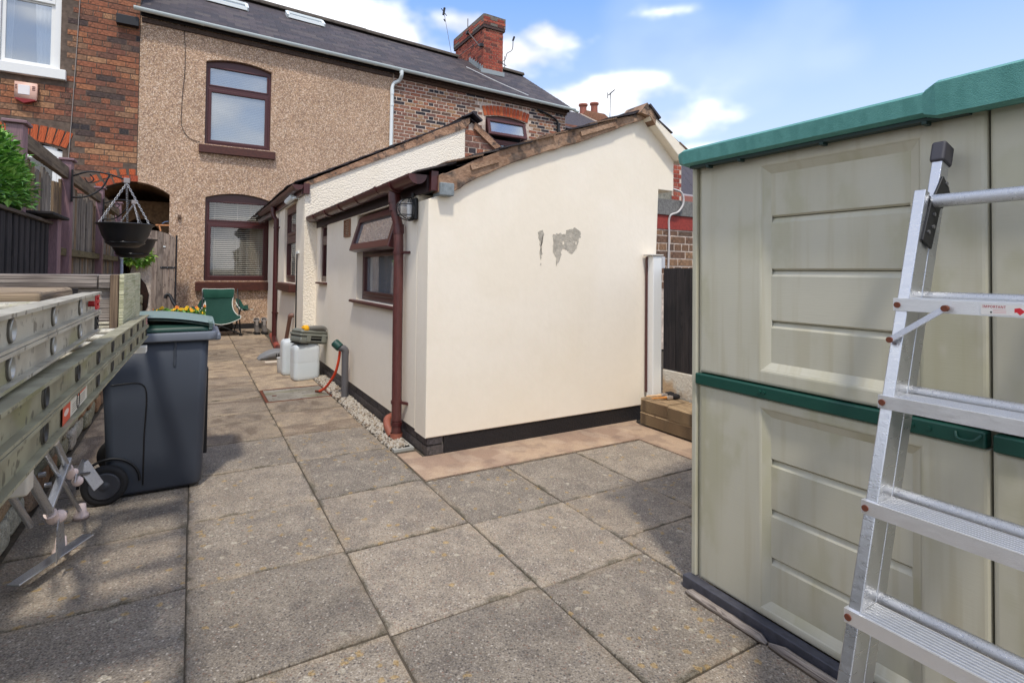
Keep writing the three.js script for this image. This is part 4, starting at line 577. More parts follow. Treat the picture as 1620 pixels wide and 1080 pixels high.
  const dp = part('downpipe', tube([[1.29, 1.80, -3.93], [1.295, 1.68, -3.92], [1.312, 1.6, -3.91], [1.316, 1.4, -3.90], [1.316, 0.8, -3.90], [1.316, 0.05, -3.89]], 0.036, 40, 16), std({ color: S(108, 62, 58), roughness: 0.4, map: sized(grain, 0.4) }), h);
  part('collar', [rod([1.29, 1.775, -3.93], [1.291, 1.70, -3.925], 0.042), rod([1.316, 1.60, -3.91], [1.316, 1.53, -3.905], 0.0405), rod([1.316, 0.14, -3.893], [1.316, 0.115, -3.893], 0.043), rod([1.316, 0.155, -3.893], [1.316, 0.15, -3.893], 0.041)], maroon, dp);
  for (const y of [1.39, 0.285]) part('clip', [rod([1.316, y - 0.011, -3.90], [1.316, y + 0.011, -3.90], 0.041), bar([1.33, y, -3.885], [1.372, y, -3.80], 0.018, 0.018)], maroonDull, dp);
  part('clay_branch', tube([[1.37, 0.115, -4.12], [1.32, 0.115, -4.10], [1.295, 0.085, -4.04], [1.305, 0.02, -3.96]], 0.03, 20, 12), clay, dp, 'terracotta waste elbow joining the downpipe');
  part('clay_socket', [tube([[1.316, 0.06, -3.89], [1.312, -0.02, -3.885]], 0.045, 4, 14), rod([1.366, 0.115, -4.115], [1.34, 0.115, -4.11], 0.037)], clay, dp);
  const gl = thing('drain_gully', 'small square drain gully with a pale rim at the foot of the near downpipe', 'drain', [1.29, 0, -3.78]);
  part('rim', [box(1.225, 1.37, -0.01, 0.012, -3.685, -3.66), box(1.225, 1.37, -0.01, 0.012, -3.96, -3.935), box(1.225, 1.245, -0.01, 0.012, -3.935, -3.685), box(1.35, 1.37, -0.01, 0.012, -3.935, -3.685)], plain(168, 166, 158, 0.8), gl);
  part('grate', [box(1.245, 1.35, -0.02, -0.008, -3.935, -3.685), ...[0, 1, 2, 3].map((i) => box(1.255 + i * 0.025, 1.266 + i * 0.025, -0.008, 0.004, -3.86, -3.69))], black, gl);
  // bulkhead light
  const lt = thing('bulkhead_light', 'round glass bulkhead light in a black wire cage beside the near downpipe', 'light', [1.33, 1.6, -3.69]);
  part('base', [rbox(1.34, 1.372, 1.615, 1.775, -3.76, -3.64, 0.015), rod([1.35, 1.78, -3.70], [1.35, 1.81, -3.70], 0.012)], black, lt);
  part('lens', lathe([[0, 0.115], [0.028, 0.108], [0.046, 0.085], [0.055, 0.04], [0.056, 0]], 24).rotateZ(Math.PI / 2).scale(0.9, 1.35, 1).translate(1.34, 1.695, -3.70), new THREE.MeshPhysicalMaterial({ color: 0xffffff, transmission: 0.9, roughness: 0.08, thickness: 0, side: THREE.DoubleSide }), lt);
  part('lamp', [rod([1.325, 1.64, -3.70], [1.325, 1.74, -3.70], 0.018)], whitePaint, lt);
  part('wire_cage', [...[-0.045, 0.03].map((y) => tube(Array.from({ length: 13 }, (_, i) => { const t = Math.PI * i / 12; return [1.338 - 0.105 * Math.sin(t), 1.695 + y, -3.70 + 0.06 * Math.cos(t)]; }), 0.0035, 24, 6)), ...[-0.03, 0.03].map((z) => tube(Array.from({ length: 13 }, (_, i) => { const t = Math.PI * i / 12; return [1.338 - 0.103 * Math.sin(t), 1.695 + 0.08 * Math.cos(t), -3.70 + z]; }), 0.0035, 24, 6)), tube(Array.from({ length: 24 }, (_, i) => { const t = 2 * Math.PI * i / 24; return [1.33, 1.695 + 0.082 * Math.sin(t), -3.70 + 0.06 * Math.cos(t)]; }), 0.005, 48, 6, true)], black, lt);
}
{
  // ------------------------------------------------------------ the taller kitchen extension behind it
  const h = thing('kitchen_extension', 'taller cream rendered kitchen extension with bare brick beside its peak, between outhouse and house', 'extension', [2.4, 0, -10]);
  const gx = shape([[1.215, 0], [3.46, 0], [3.46, 3.40], [1.215, 2.32]]);
  part('gable_wall', uvm(extZ(gx, -7.5, -7.3)), creamRough, h);
  const bw = part('brick_gable', uvm(extZ(shape([[3.46, 0], [5.2, 0], [5.2, 2.35], [3.58, 3.50], [3.46, 3.42]]), -7.5, -7.312)), mortarPale, h);
  bricks(bw, { x0: 3.465, x1: 4.9, y0: 2.42, y1: 3.48, L: 0.255, H: 0.088, face: -7.312, mats: [...rightBricks.slice(0, 4), rightBricks[7], rightBricks[8], rightBricks[4]], joint: 0.014, skip: (a, b, y, t) => t > 3.50 - ((b - 3.58) * 0.71) + 0.02 });
  const s1 = shape([[-10.2, 0], [-7.5, 0], [-7.5, 2.34], [-10.2, 2.42]]); hole(s1, [[-9.03, 1.07], [-7.95, 1.07], [-7.95, 2.2], [-9.03, 2.2]]);
  part('side_wall', uvm(extX(s1, 1.215, 1.4)), cream, h); part('far_wall', ubox(1.40, 1.6, 0, 2.45, -12.8, -10.2), cream, h);
  part('outer_frame', [box(1.25, 1.31, 1.075, 2.2, -9.025, -8.97), box(1.25, 1.31, 1.075, 2.2, -8.01, -7.955), box(1.25, 1.31, 1.075, 1.12, -8.97, -8.01), box(1.25, 1.31, 1.70, 1.76, -8.97, -8.01), box(1.25, 1.31, 2.14, 2.2, -8.97, -8.01)], maroon, h);
  casement(h, -8.967, -8.013, 1.123, 1.697, 1.245, 'x', { bar: 0.05, depth: 0.05 }); casement(h, -8.967, -8.013, 1.763, 2.137, 1.245, 'x', { bar: 0.05, depth: 0.05 });
  room(h, 1.7, 3, 0.8, 2.4, -9.6, -7.6, plain(96, 96, 100, 0.9)); part('curtain', [box(1.42, 1.43, 1.1, 2.2, -8.95, -8.72), box(1.42, 1.43, 1.1, 2.2, -8.45, -8.3)], curtainMat, h);
  part('sill', rbox(1.12, 1.28, 0.945, 1.06, -9.25, -7.86, 0.012), sillBrown, h);
  const roof = part('roof', [uvm(extZ(shape([[1.12, 2.345], [3.53, 3.535], [3.53, 3.49], [1.16, 2.31]]), -12.79, -7.42)), uvm(extZ(shape([[3.53, 3.535], [5.4, 2.22], [5.4, 2.17], [3.53, 3.49]]), -12.79, -7.42))], darkWood, h);
  const sl = (a, b, n, w = 0.3) => { for (let j = 0; j < n; j++) { const t0 = j / n, t1 = Math.min(1, (j + 1.3) / n), A = [mix(a[0], b[0], t0), mix(a[1], b[1], t0) + 0.03 + rr(-0.003, 0.004)], B = [mix(a[0], b[0], t1), mix(a[1], b[1], t1) + 0.012], l = Math.hypot(B[0] - A[0], B[1] - A[1]), z = -7.27 + rr(-0.02, 0.015) - w / 2; part('slate', frameTo(new THREE.BoxGeometry(w, 0.012, l).translate(0, 0, l / 2), [...A, z], [...B, z], [0, 1, 0]), pick(slates), roof); } };
  sl([1.09, 2.34], [3.53, 3.55], 12); sl([5.4, 2.24], [3.53, 3.55], 9);
  slateRoof(roof, [1.1, 2.38, -12.79], [1.1, 2.38, -7.6], [3.53, 3.585, -12.79], [3.53, 3.585, -7.6], 12, 17, 0);
  const vs = std({ color: S(236, 222, 214), map: sized(stoneMap, 0.6), bumpMap: sized(grainBump, 0.3), bumpScale: 0.01, roughness: 0.95 });
  part('verge', uvm(extZ(shape([[1.2, 2.31], [3.46, 3.395], [3.53, 3.49], [3.53, 3.565], [1.2, 2.37]]), -7.4, -7.275)), vs, roof);
  part('verge', uvm(extZ(shape([[3.60, 3.40], [3.62, 3.50], [5.3, 2.30], [5.24, 2.22]]), -7.4, -7.26)), vs, roof);
  part('ridge_tile', [bar([3.5, 3.60, -9], [3.5, 3.60, -7.22], 0.2, 0.02, [-0.5, 1, 0]), bar([3.62, 3.58, -9], [3.62, 3.58, -7.2], 0.2, 0.03, [0.7, 1, 0])].map((g) => uvm(g)), slates[3], roof);
  part('fascia', [box(1.175, 1.205, 2.22, 2.345, -12.6, -7.31), box(1.19, 1.262, 2.225, 2.355, -7.3, -7.24)], maroon, h);
  part('soffit', box(1.205, 1.40, 2.30, 2.32, -12.6, -10.2), black, h);
  const gut = part('gutter', [sweep(halfPipe(0.064), [1.13, 2.36, -11.6], [1.13, 2.335, -7.28]), sweep(halfDisc(0.066), [1.13, 2.335, -7.282], [1.13, 2.335, -7.27])], maroon, h);
  part('outlet', [rod([1.13, 2.30, -9.75], [1.13, 2.22, -9.75], 0.045), tube([[1.13, 2.24, -9.75], [1.14, 2.14, -9.74], [1.175, 2.08, -9.72]], 0.036, 12, 10)], maroon, gut);
  const dp = part('downpipe', [rod([1.175, 2.1, -9.72], [1.175, 0.12, -9.72], 0.037), rod([1.175, 0.14, -9.72], [1.16, 0.05, -9.3], 0.038), rod([1.16, 0.05, -9.32], [1.15, 0.035, -8.6], 0.04)], maroon, h);
  for (const y of [1.95, 0.55]) part('clip', [rod([1.175, y - 0.012, -9.72], [1.175, y + 0.012, -9.72], 0.043), bar([1.19, y, -9.70], [1.215, y, -9.56], 0.018, 0.018)], maroon, dp);
  part('clay_pipe', [rod([1.22, 0.1, -10.4], [1.15, 0.05, -9.1], 0.045)], plain(150, 72, 58, 0.6), dp);
  part('waste_pipe', [rod([1.15, 0.03, -8.42], [1.165, 0.60, -8.0], 0.026), tube([[1.165, 0.59, -8.0], [1.168, 0.625, -7.98], [1.21, 0.63, -7.97]], 0.03, 10, 10)], plain(128, 92, 78, 0.5), h, 'brown waste pipe with an elbow into the wall');
  part('conduit', [box(1.20, 1.214, 0.36, 1.47, -7.80, -7.775)], black, h); part('conduit_cap', rbox(1.195, 1.214, 1.47, 1.505, -7.80, -7.62, 0.004), whitePVC, h);
  const cam = thing('security_camera', 'white bullet security camera under the gutter of the kitchen extension', 'camera', [1.15, 2.2, -7.8]);
  part('body', [rod([1.13, 2.20, -8.15], [1.15, 2.235, -7.82], 0.034), rod([1.125, 2.215, -8.2], [1.145, 2.25, -7.84], 0.036)], whitePVC, cam); part('lens', rod([1.13, 2.198, -8.16], [1.128, 2.196, -8.17], 0.026), black, cam); part('bracket', [rod([1.15, 2.23, -7.84], [1.2, 2.23, -7.72], 0.018), rod([1.2, 2.23, -7.72], [1.214, 2.23, -7.72], 0.034)], whitePVC, cam);
}
{
  // ------------------------------------------------------------ right-hand side: neighbour's brick outbuilding and boundary
  const h = thing('neighbour_outbuilding', 'neighbouring brick outbuilding with a red lintel band under a grey concrete band', 'outbuilding', [7.2, 0, -6.6]);
  const w = part('wall', ubox(5.6, 9.5, 0, 2.0, -6.9, -6.5), mortarPale, h);
  bricks(w, { x0: 6.2, x1: 8.2, y0: 1.0, y1: 1.99, L: 0.36, H: 0.128, face: -6.5, mats: blockBricks, hdr: 3, joint: 0.022 });
  part('lintel_band', ubox(5.6, 9.5, 2.003, 2.238, -6.9, -6.485), std({ color: S(168, 62, 50), map: sized(grain, 0.4), roughness: 0.7 }), h, 'red painted lintel band');
  part('concrete_band', ubox(5.6, 9.5, 2.241, 2.5, -6.9, -6.46), std({ color: S(128, 126, 122), map: sized(mortarMap, 0.4), roughness: 0.9 }), h);
  part('render', ubox(5.6, 6.95, 2.503, 2.95, -6.9, -6.5), std({ color: S(150, 146, 132), map: sized(mortarMap, 0.4), roughness: 0.95 }), h);
  const p = part('brick_pier', ubox(6.952, 7.2, 2.503, 3.38, -7.0, -6.52), mortarPale, h);
  bricks(p, { x0: 6.955, x1: 7.198, y0: 2.51, y1: 3.36, L: 0.2, H: 0.075, face: -6.52, mats: redBricks.slice(0, 5), hdr: 2 });
  bricks(w, { x0: 6.97, x1: 7.1, y0: 2.26, y1: 2.3, L: 0.2, H: 0.07, face: -6.45, mats: blueBricks, hdr: 0 });
  part('gutter', sweep(halfPipe(0.045), [6.9, 3.40, -6.45], [7.7, 3.33, -6.45]), whitePVC, h);
  const r = part('roof', uvm(loft([[[7.15, 2.72, -6.9], [10, 2.66, -6.9], [10, 2.6, -6.9], [7.15, 2.66, -6.9]], [[7.15, 4.0, -9], [10, 4.0, -9], [10, 3.9, -9], [7.15, 3.9, -9]]])), slates[2], h);
  slateRoof(r, [7.15, 2.72, -6.88], [10, 2.66, -6.88], [7.15, 4.0, -9], [10, 4.0, -9], 14, 14, 0);
  part('gutter', sweep(halfPipe(0.05), [7.2, 2.70, -6.82], [9, 2.66, -6.82]), whitePVC, h); part('fascia', box(7.2, 9.5, 2.503, 2.62, -6.9, -6.6), plain(150, 96, 84, 0.7), h);
  part('conduit', tube([[6.9, 2.68, -6.43], [7.08, 2.62, -6.40], [7.12, 2.45, -6.40], [7.02, 2.3, -6.42], [6.88, 2.24, -6.45], [6.86, 2.18, -6.47], [6.86, 1.9, -6.47], [6.84, 1.2, -6.47]], 0.018, 60, 8), plain(196, 190, 186, 0.4), h);

  const post = thing('fence_post', 'white painted concrete fence post standing at the right corner of the cream gable', 'fence post', [3.43, 0, -3.4]);
  part('post', uvm(rbox(3.378, 3.48, 0.2, 1.405, -3.44, -3.36, 0.008)), whitePaint, post); part('cap', rbox(3.335, 3.49, 1.405, 1.418, -3.44, -3.35, 0.004), plain(196, 190, 180, 0.7), post); part('edge_strip', box(3.364, 3.377, 0.24, 1.4, -3.44, -3.425), maroonDull, post); part('bracket', [rbox(3.49, 3.56, 1.30, 1.40, -3.43, -3.40, 0.004), rbox(3.50, 3.52, 1.30, 1.40, -3.40, -3.38, 0.003)], plain(206, 206, 208, 0.4, 0.3), post);
  const f = thing('boundary_fence', 'dark stained timber fence panel on a pale concrete gravel board behind the sleepers', 'fence', [3.52, 0, -2.2]);
  for (let i = 0; i < 16; i++) part('board', ubox(3.5, 3.52 + (i % 2) * 0.006, 0.44, 1.30, -3.36 + i * 0.14, -3.225 + i * 0.14, 'y', i * 0.37), darkWood, f);
  const gm = tex(256, (u, v) => { const st = F(u, v, 6, 2, 4, 921); return mix3([206, 200, 186], [184, 150, 112], 0.8 * sm(0.5, 0.72, st)); });
  part('gravel_board', uvm(rbox(3.488, 3.53, 0.12, 0.436, -3.36, -1.1, 0.008)), std({ map: sized(gm, 0.9, 0.5), roughness: 0.9, bumpMap: sized(grainBump, 0.3), bumpScale: 0.004 }), f);
  const sleeper = (label, z0, z1, y0, y1, x0 = 3.21) => { const t = thing('timber_sleeper', label, 'sleeper', [3.3, y0, (z0 + z1) / 2], 'grooved timber sleepers edging the right bed'); const pts = [[3.46, y0], [3.46, y1], [x0 + 0.012, y1]]; for (let k = 0; k <= 9; k++) { const y = mix(y1 - 0.012, y0 + 0.006, k / 9); pts.push([x0, y], [x0 + 0.012, y - 0.004]); } pts.push([x0, y0]); part('timber', uvm(extrude(shape(pts), z1 - z0).translate(0, 0, z0), 'z', z0 * 3), sleeperWood, t); return t; };
  sleeper('lower grooved timber sleeper lying against the dark fence at the foot of the gable', -3.335, -1.3, 0.018, 0.118); sleeper('short upper grooved sleeper carrying the paint brushes', -3.335, -3.042, 0.125, 0.226, 3.212); sleeper('long upper grooved sleeper running behind the shed', -3.034, -1.3, 0.122, 0.222, 3.206);
  for (const [i, lab, m, dz, dy] of [[0, 'paint brush with a pale wooden handle lying farther back on the sleeper', plain(214, 178, 136, 0.6), 0, 0.006], [1, 'paint brush with an orange varnished handle lying nearer on the sleeper', plain(196, 128, 58, 0.45), 0.06, 0]]) {
    const t = thing('paint_brush', lab, 'paint brush', [3.32, 0.23, -3.2 + dz], 'paint brushes left on the sleeper'); const y = 0.245 + dy, z = -3.27 + dz;
    part('handle', loft([0, 0.2, 0.5, 0.8, 1].map((q) => { const r = [0.006, 0.011, 0.008, 0.013, 0.017][[0, 0.2, 0.5, 0.8, 1].indexOf(q)]; return Array.from({ length: 10 }, (_, k) => [3.215 + 0.13 * q, y + r * 0.7 * Math.sin(k * Math.PI / 5), z + 0.03 * q + r * Math.cos(k * Math.PI / 5)]); })), m, t);
    part('ferrule', rbar([3.345, y, z + 0.03], [3.40, y, z + 0.042], 0.045, 0.026, [0, 1, 0], 0.006), plain(196, 186, 178, 0.35, 0.7), t); part('bristles', rbar([3.40, y + 0.002, z + 0.042], [3.462, y + 0.006, z + 0.055], 0.06, 0.034, [0, 1, 0], 0.012), plain(30, 27, 28, 0.9), t);
  }
}
// ---------------------------------------------------------------- left boundary: wall, fences, hedge, baskets
function leafCloud(n, place, size, seed) {                       // small folded leaves, four shades
  const out = [[], [], [], []];
  for (let i = 0; i < n; i++) {
    const [c, nrm] = place(i); const s = size * rr(0.6, 1.3), d = V(nrm).add(new THREE.Vector3(rr(-0.9, 0.9), rr(-0.5, 0.9), rr(-0.9, 0.9))).normalize();
    const g = new THREE.BufferGeometry(), w = 0.32 * s, f = 0.12 * s; g.setAttribute('position', new THREE.Float32BufferAttribute([0, 0, 0, -w, f, s * 0.45, 0, 0, s * 0.5, 0, 0, 0, 0, 0, s * 0.5, w, f, s * 0.45, -w, f, s * 0.45, 0, -f * 0.6, s, 0, 0, s * 0.5, 0, 0, s * 0.5, 0, -f * 0.6, s, w, f, s * 0.45], 3));
    g.setAttribute('uv', new THREE.Float32BufferAttribute(new Float32Array(24), 2)); g.computeVertexNormals(); frameTo(g, c, V(c).add(d).toArray(), [rr(-0.4, 0.4), 1, rr(-0.4, 0.4)]); out[Math.floor(rnd() * 4)].push(g);
  }
  return out.map((a) => (a.length ? mergeGeometries(a) : null));
}
{
  const t = thing('retaining_wall', 'rough pale stone retaining wall streaked green, holding the raised bed on the left', 'wall', [-0.9, 0, -4]);
  const wash = [[206, 204, 188], [186, 186, 164], [214, 208, 196], [172, 170, 146], [192, 184, 166]].map(([r, g, b]) => std({ color: S(r, g, b), map: sized(grain, 0.5), bumpMap: sized(grainBump, 0.2), bumpScale: 0.012, roughness: 0.95 }));
  const rustS = [[184, 146, 112], [190, 164, 134], [164, 140, 118]].map(([r, g, b]) => std({ color: S(r, g, b), map: sized(grain, 0.5), bumpMap: sized(grainBump, 0.2), bumpScale: 0.012, roughness: 0.95 }));
  part('core', ubox(-1.25, -0.735, -0.03, 0.86, -10.6, 0.6), mortarGrey, t);
  let y = 0; for (let r = 0; r < 6; r++) { const hh = rr(0.12, 0.17); for (let z = -10.6 + rr(0, 0.2); z < 0.5;) { const l = rr(0.2, 0.38); const zc = z + l / 2; z += l; if (zc < -5.5 && rnd() < 0) continue;
    const g = new THREE.SphereGeometry(1, 9, 7); const p = g.attributes.position; const sd = Math.floor(rnd() * 1e4); for (let i = 0; i < p.count; i++) { let a = [p.getX(i), p.getY(i), p.getZ(i)].map((q) => Math.sign(q) * Math.pow(Math.abs(q), 0.42)); const k = 1 + 0.10 * (hash(Math.round(a[0] * 9), Math.round(a[1] * 9 + a[2] * 71), sd) - 0.5); p.setXYZ(i, a[0] * 0.06 * k, a[1] * hh * 0.5 * k, a[2] * l * 0.5 * k); } g.computeVertexNormals();
    placed('stone', uvm(g.translate(0, 0, 0), '', sd * 0.13, sd * 0.07), (zc < -3.2 && rnd() < 0.45) ? pick(rustS) : pick(wash), t, [-0.742 + rr(-0.012, 0.012), y + hh / 2, zc], [rr(-0.05, 0.05), rr(-0.06, 0.06), 0]); } y += hh - 0.004; if (y > 0.86) break; }
  const bed = ground('raised_bed', [-3, 0.8, -5]); part('soil', ubox(-8, -1.25, 0, 0.84, -12.4, 0.6), soil, bed);
}
{
  // tall fence with purple posts
  const X = -1.0, Z = [-4.78, -6.43, -8.48, -10.42];
  const f = thing('tall_fence', 'tall weathered picket fence between dull purple posts running back to the house', 'fence', [X, 0.84, -7.6]);
  for (let k = 0; k < 4; k++) { const top = [2.20, 2.24, 2.245, 2.26][k]; const w = k === 0 ? 0.075 : 0.06;
    const p = part('post', rbox(X - w, X + 0.015, 0.84, top, Z[k] - 0.06, Z[k] + 0.06, 0.008), purple, f); part('cap', rbox(X - w - 0.02, X + 0.035, top, top + 0.022, Z[k] - 0.08, Z[k] + 0.08, 0.006), purple, p); }
  for (let k = 0; k < 3; k++) { const a = Z[k] - 0.06, b = Z[k + 1] + 0.06, m = wood(greyWoodT, 0.9, 0.25, [196, 184, 160]);
    part('top_rail', uvm(rbox(X - 0.05, X - 0.005, 2.07, 2.18, b, a, 0.006)), m, f); part('rail', uvm(rbox(X - 0.05, X - 0.005, 1.36, 1.43, b, a, 0.006)), wood(greyWoodT, 0.9, 0.25, [176, 172, 130]), f); part('rail', uvm(rbox(X - 0.05, X - 0.005, 0.98, 1.05, b, a, 0.006)), m, f);
    for (let z = a - 0.02; z > b + 0.02; z -= 0.112) { if (k === 0 && rnd() < 0.12) continue; const w = rr(0.085, 0.104), tp = rr(2.0, 2.06), off = rr(-0.006, 0.006);
      part('board', ubox(X - 0.075 + off, X - 0.056 + off, 0.9, 1.355, z - w, z, 'y', z * 3), pick(fenceWoods), f); part('board', ubox(X - 0.075 + off, X - 0.056 + off, 1.432, tp, z - w, z, 'y', z * 3), pick(fenceWoods), f); } }
  part('backing_board', ubox(X - 0.12, X - 0.10, 0.9, 2.0, -10.3, -6.6), darkWood, f);
  const g = thing('low_fence', 'lower dark board fence panel with a flat capped purple post, nearest on the left', 'fence', [-0.92, 0.84, -4]);
  for (let z = -5.2; z < -1.6; z += 0.135) part('board', uvm(rbox(-0.955, -0.925, 0.86, 1.575, z, z + 0.10 + rr(-0.01, 0.01), 0.012), 'y', z * 2), darkWood, g);
  part('backing_board', ubox(-0.985, -0.96, 0.86, 1.56, -5.22, -1.6), darkWood, g);
  part('capping_rail', uvm(rbox(-0.975, -0.905, 1.572, 1.594, -5.22, -1.6, 0.005)), wood(greyWoodT, 0.9, 0.25, [150, 140, 130]), g);
  const p = part('post', rbox(-0.975, -0.88, 0.84, 1.62, -5.36, -5.24, 0.008), purple, g); part('cap', uvm(rbox(-1.03, -0.845, 1.62, 1.642, -5.44, -4.86, 0.006)), darkWood, p);
}
{
  const t = thing('hedge', 'bright green clipped hedge bulging over the low dark fence', 'hedge', [-1.25, 0.84, -4.3]);
  const c = [-1.13, 1.68, -4.25], R = [0.26, 0.42, 0.60];
  const lump = (n) => 1 + 0.16 * (F(n[0] * 0.5 + 0.5, n[1] * 0.5 + 0.5, 4, 4, 3, 31) - 0.5) * 2;
  const spot = () => { const u = rr(-1, 1), a = rr(0, 6.283), q = Math.sqrt(1 - u * u), n = [q * Math.cos(a), u, q * Math.sin(a)], k = lump(n) * (rnd() < 0.06 ? rr(1.03, 1.16) : rr(0.74, 1.03)); return [[c[0] + n[0] * R[0] * k, c[1] + n[1] * R[1] * k, c[2] + n[2] * R[2] * k], n]; };
  const sets = leafCloud(9500, () => { let s = spot(); while (s[0][0] > -1.0 && s[0][1] < 1.63) s = spot(); return s; }, 0.048);
  sets.forEach((g, i) => g && part('foliage', g, leafMats[i], t));
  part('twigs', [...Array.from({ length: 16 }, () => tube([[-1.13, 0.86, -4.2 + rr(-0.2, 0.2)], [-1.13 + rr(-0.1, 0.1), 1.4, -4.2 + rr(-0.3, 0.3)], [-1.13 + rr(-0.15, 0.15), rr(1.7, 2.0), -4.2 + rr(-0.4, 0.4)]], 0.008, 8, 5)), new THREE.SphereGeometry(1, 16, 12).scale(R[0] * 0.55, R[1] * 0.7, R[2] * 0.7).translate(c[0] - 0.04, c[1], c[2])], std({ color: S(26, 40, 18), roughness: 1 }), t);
}
{
  const link = new THREE.TorusGeometry(0.009, 0.0024, 5, 10).scale(1, 1.5, 1);
  const chain = (p0, p1) => { const n = Math.max(2, Math.round(dist(p0, p1) / 0.022)), o = []; for (let i = 0; i < n; i++) { const t = (i + 0.5) / n, c = [0, 1, 2].map((k) => mix(p0[k], p1[k], t)); const g = link.clone().rotateZ(0).rotateX(Math.PI / 2); g.rotateZ(i % 2 ? Math.PI / 2 : 0.2); o.push(frameTo(g, c, p1, [0.3, 1, 0.2])); } return o; };
  const basket = (label, [x, y, z], r, hgt, turn) => {
    const t = thing('hanging_basket', label, 'hanging basket', [x, y, z], 'empty black hanging baskets on chains');
    part('bowl', lathe([[0.02, y - hgt], [r * 0.45, y - hgt], [r * 0.62, y - hgt * 0.88], [r * 0.8, y - hgt * 0.5], [r * 0.93, y - 0.012], [r * 1.0, y - 0.004], [r * 1.02, y + 0.006], [r * 0.98, y + 0.01], [r * 0.9, y - 0.004], [r * 0.6, y - hgt * 0.8], [0.01, y - hgt * 0.9]], 28).translate(x, 0, z), std({ color: S(26, 27, 30), roughness: 0.38 }), t);
    part('ridge', lathe([[r * 0.66, y - hgt * 0.86], [r * 0.72, y - hgt * 0.80], [r * 0.66, y - hgt * 0.74]], 10).translate(x, 0, z), blackGloss, t);
    const top = [x, y + r * 1.72, z]; for (let k = 0; k < 3; k++) { const a = turn + k * 2.094; part('chain', chain([x + r * 0.96 * Math.cos(a), y + 0.005, z + r * 0.96 * Math.sin(a)], top), chainSteel, t); }
    part('hook', [tube([[x, y + r * 1.70, z], [x + 0.012, y + r * 1.76, z], [x, y + r * 1.82, z]], 0.005, 10, 6)], chainSteel, t); return top;
  };
  // scrolled bracket on the second tall post
  const A = basket('front black hanging basket on three long chains, hanging from the scrolled bracket', [-0.565, 1.668, -6.35], 0.232, 0.215, 0.5), B = basket('rear black hanging basket half hidden behind the front one', [-0.66, 1.615, -8.3], 0.26, 0.23, 1.1);
  const brk = (lab, pz, top, py) => { const t = thing('basket_bracket', lab, 'bracket', [-0.97, py, pz], 'scrolled wire basket brackets'); part('arm', [tube([[-0.98, py, pz], [-0.85, py + 0.05, pz + 0.02], [-0.7, py + 0.04, top[2]], [top[0], top[1] + 0.03, top[2]]], 0.009, 24, 6), tube([[-0.98, py - 0.2, pz], [-0.86, py - 0.18, pz + 0.02], [-0.76, py - 0.1, top[2]], [-0.70, py + 0.03, top[2]]], 0.008, 24, 6), tube([[-0.85, py + 0.03, pz], [-0.82, py - 0.02, pz], [-0.86, py - 0.05, pz], [-0.89, py - 0.01, pz]], 0.006, 14, 6)], black, t); part('plate', rbox(-0.984, -0.972, py - 0.24, py + 0.06, pz - 0.02, pz + 0.02, 0.003), black, t); part('tip', rbox(top[0] - 0.025, top[0] + 0.025, top[1] + 0.0, top[1] + 0.05, top[2] - 0.012, top[2] + 0.012, 0.006), plain(150, 142, 140, 0.6), t); };
  brk('scrolled black bracket on the second purple post holding the front basket', -6.37, A, 2.10); brk('scrolled black bracket on the third purple post holding the rear basket', -8.42, B, 2.06);
}
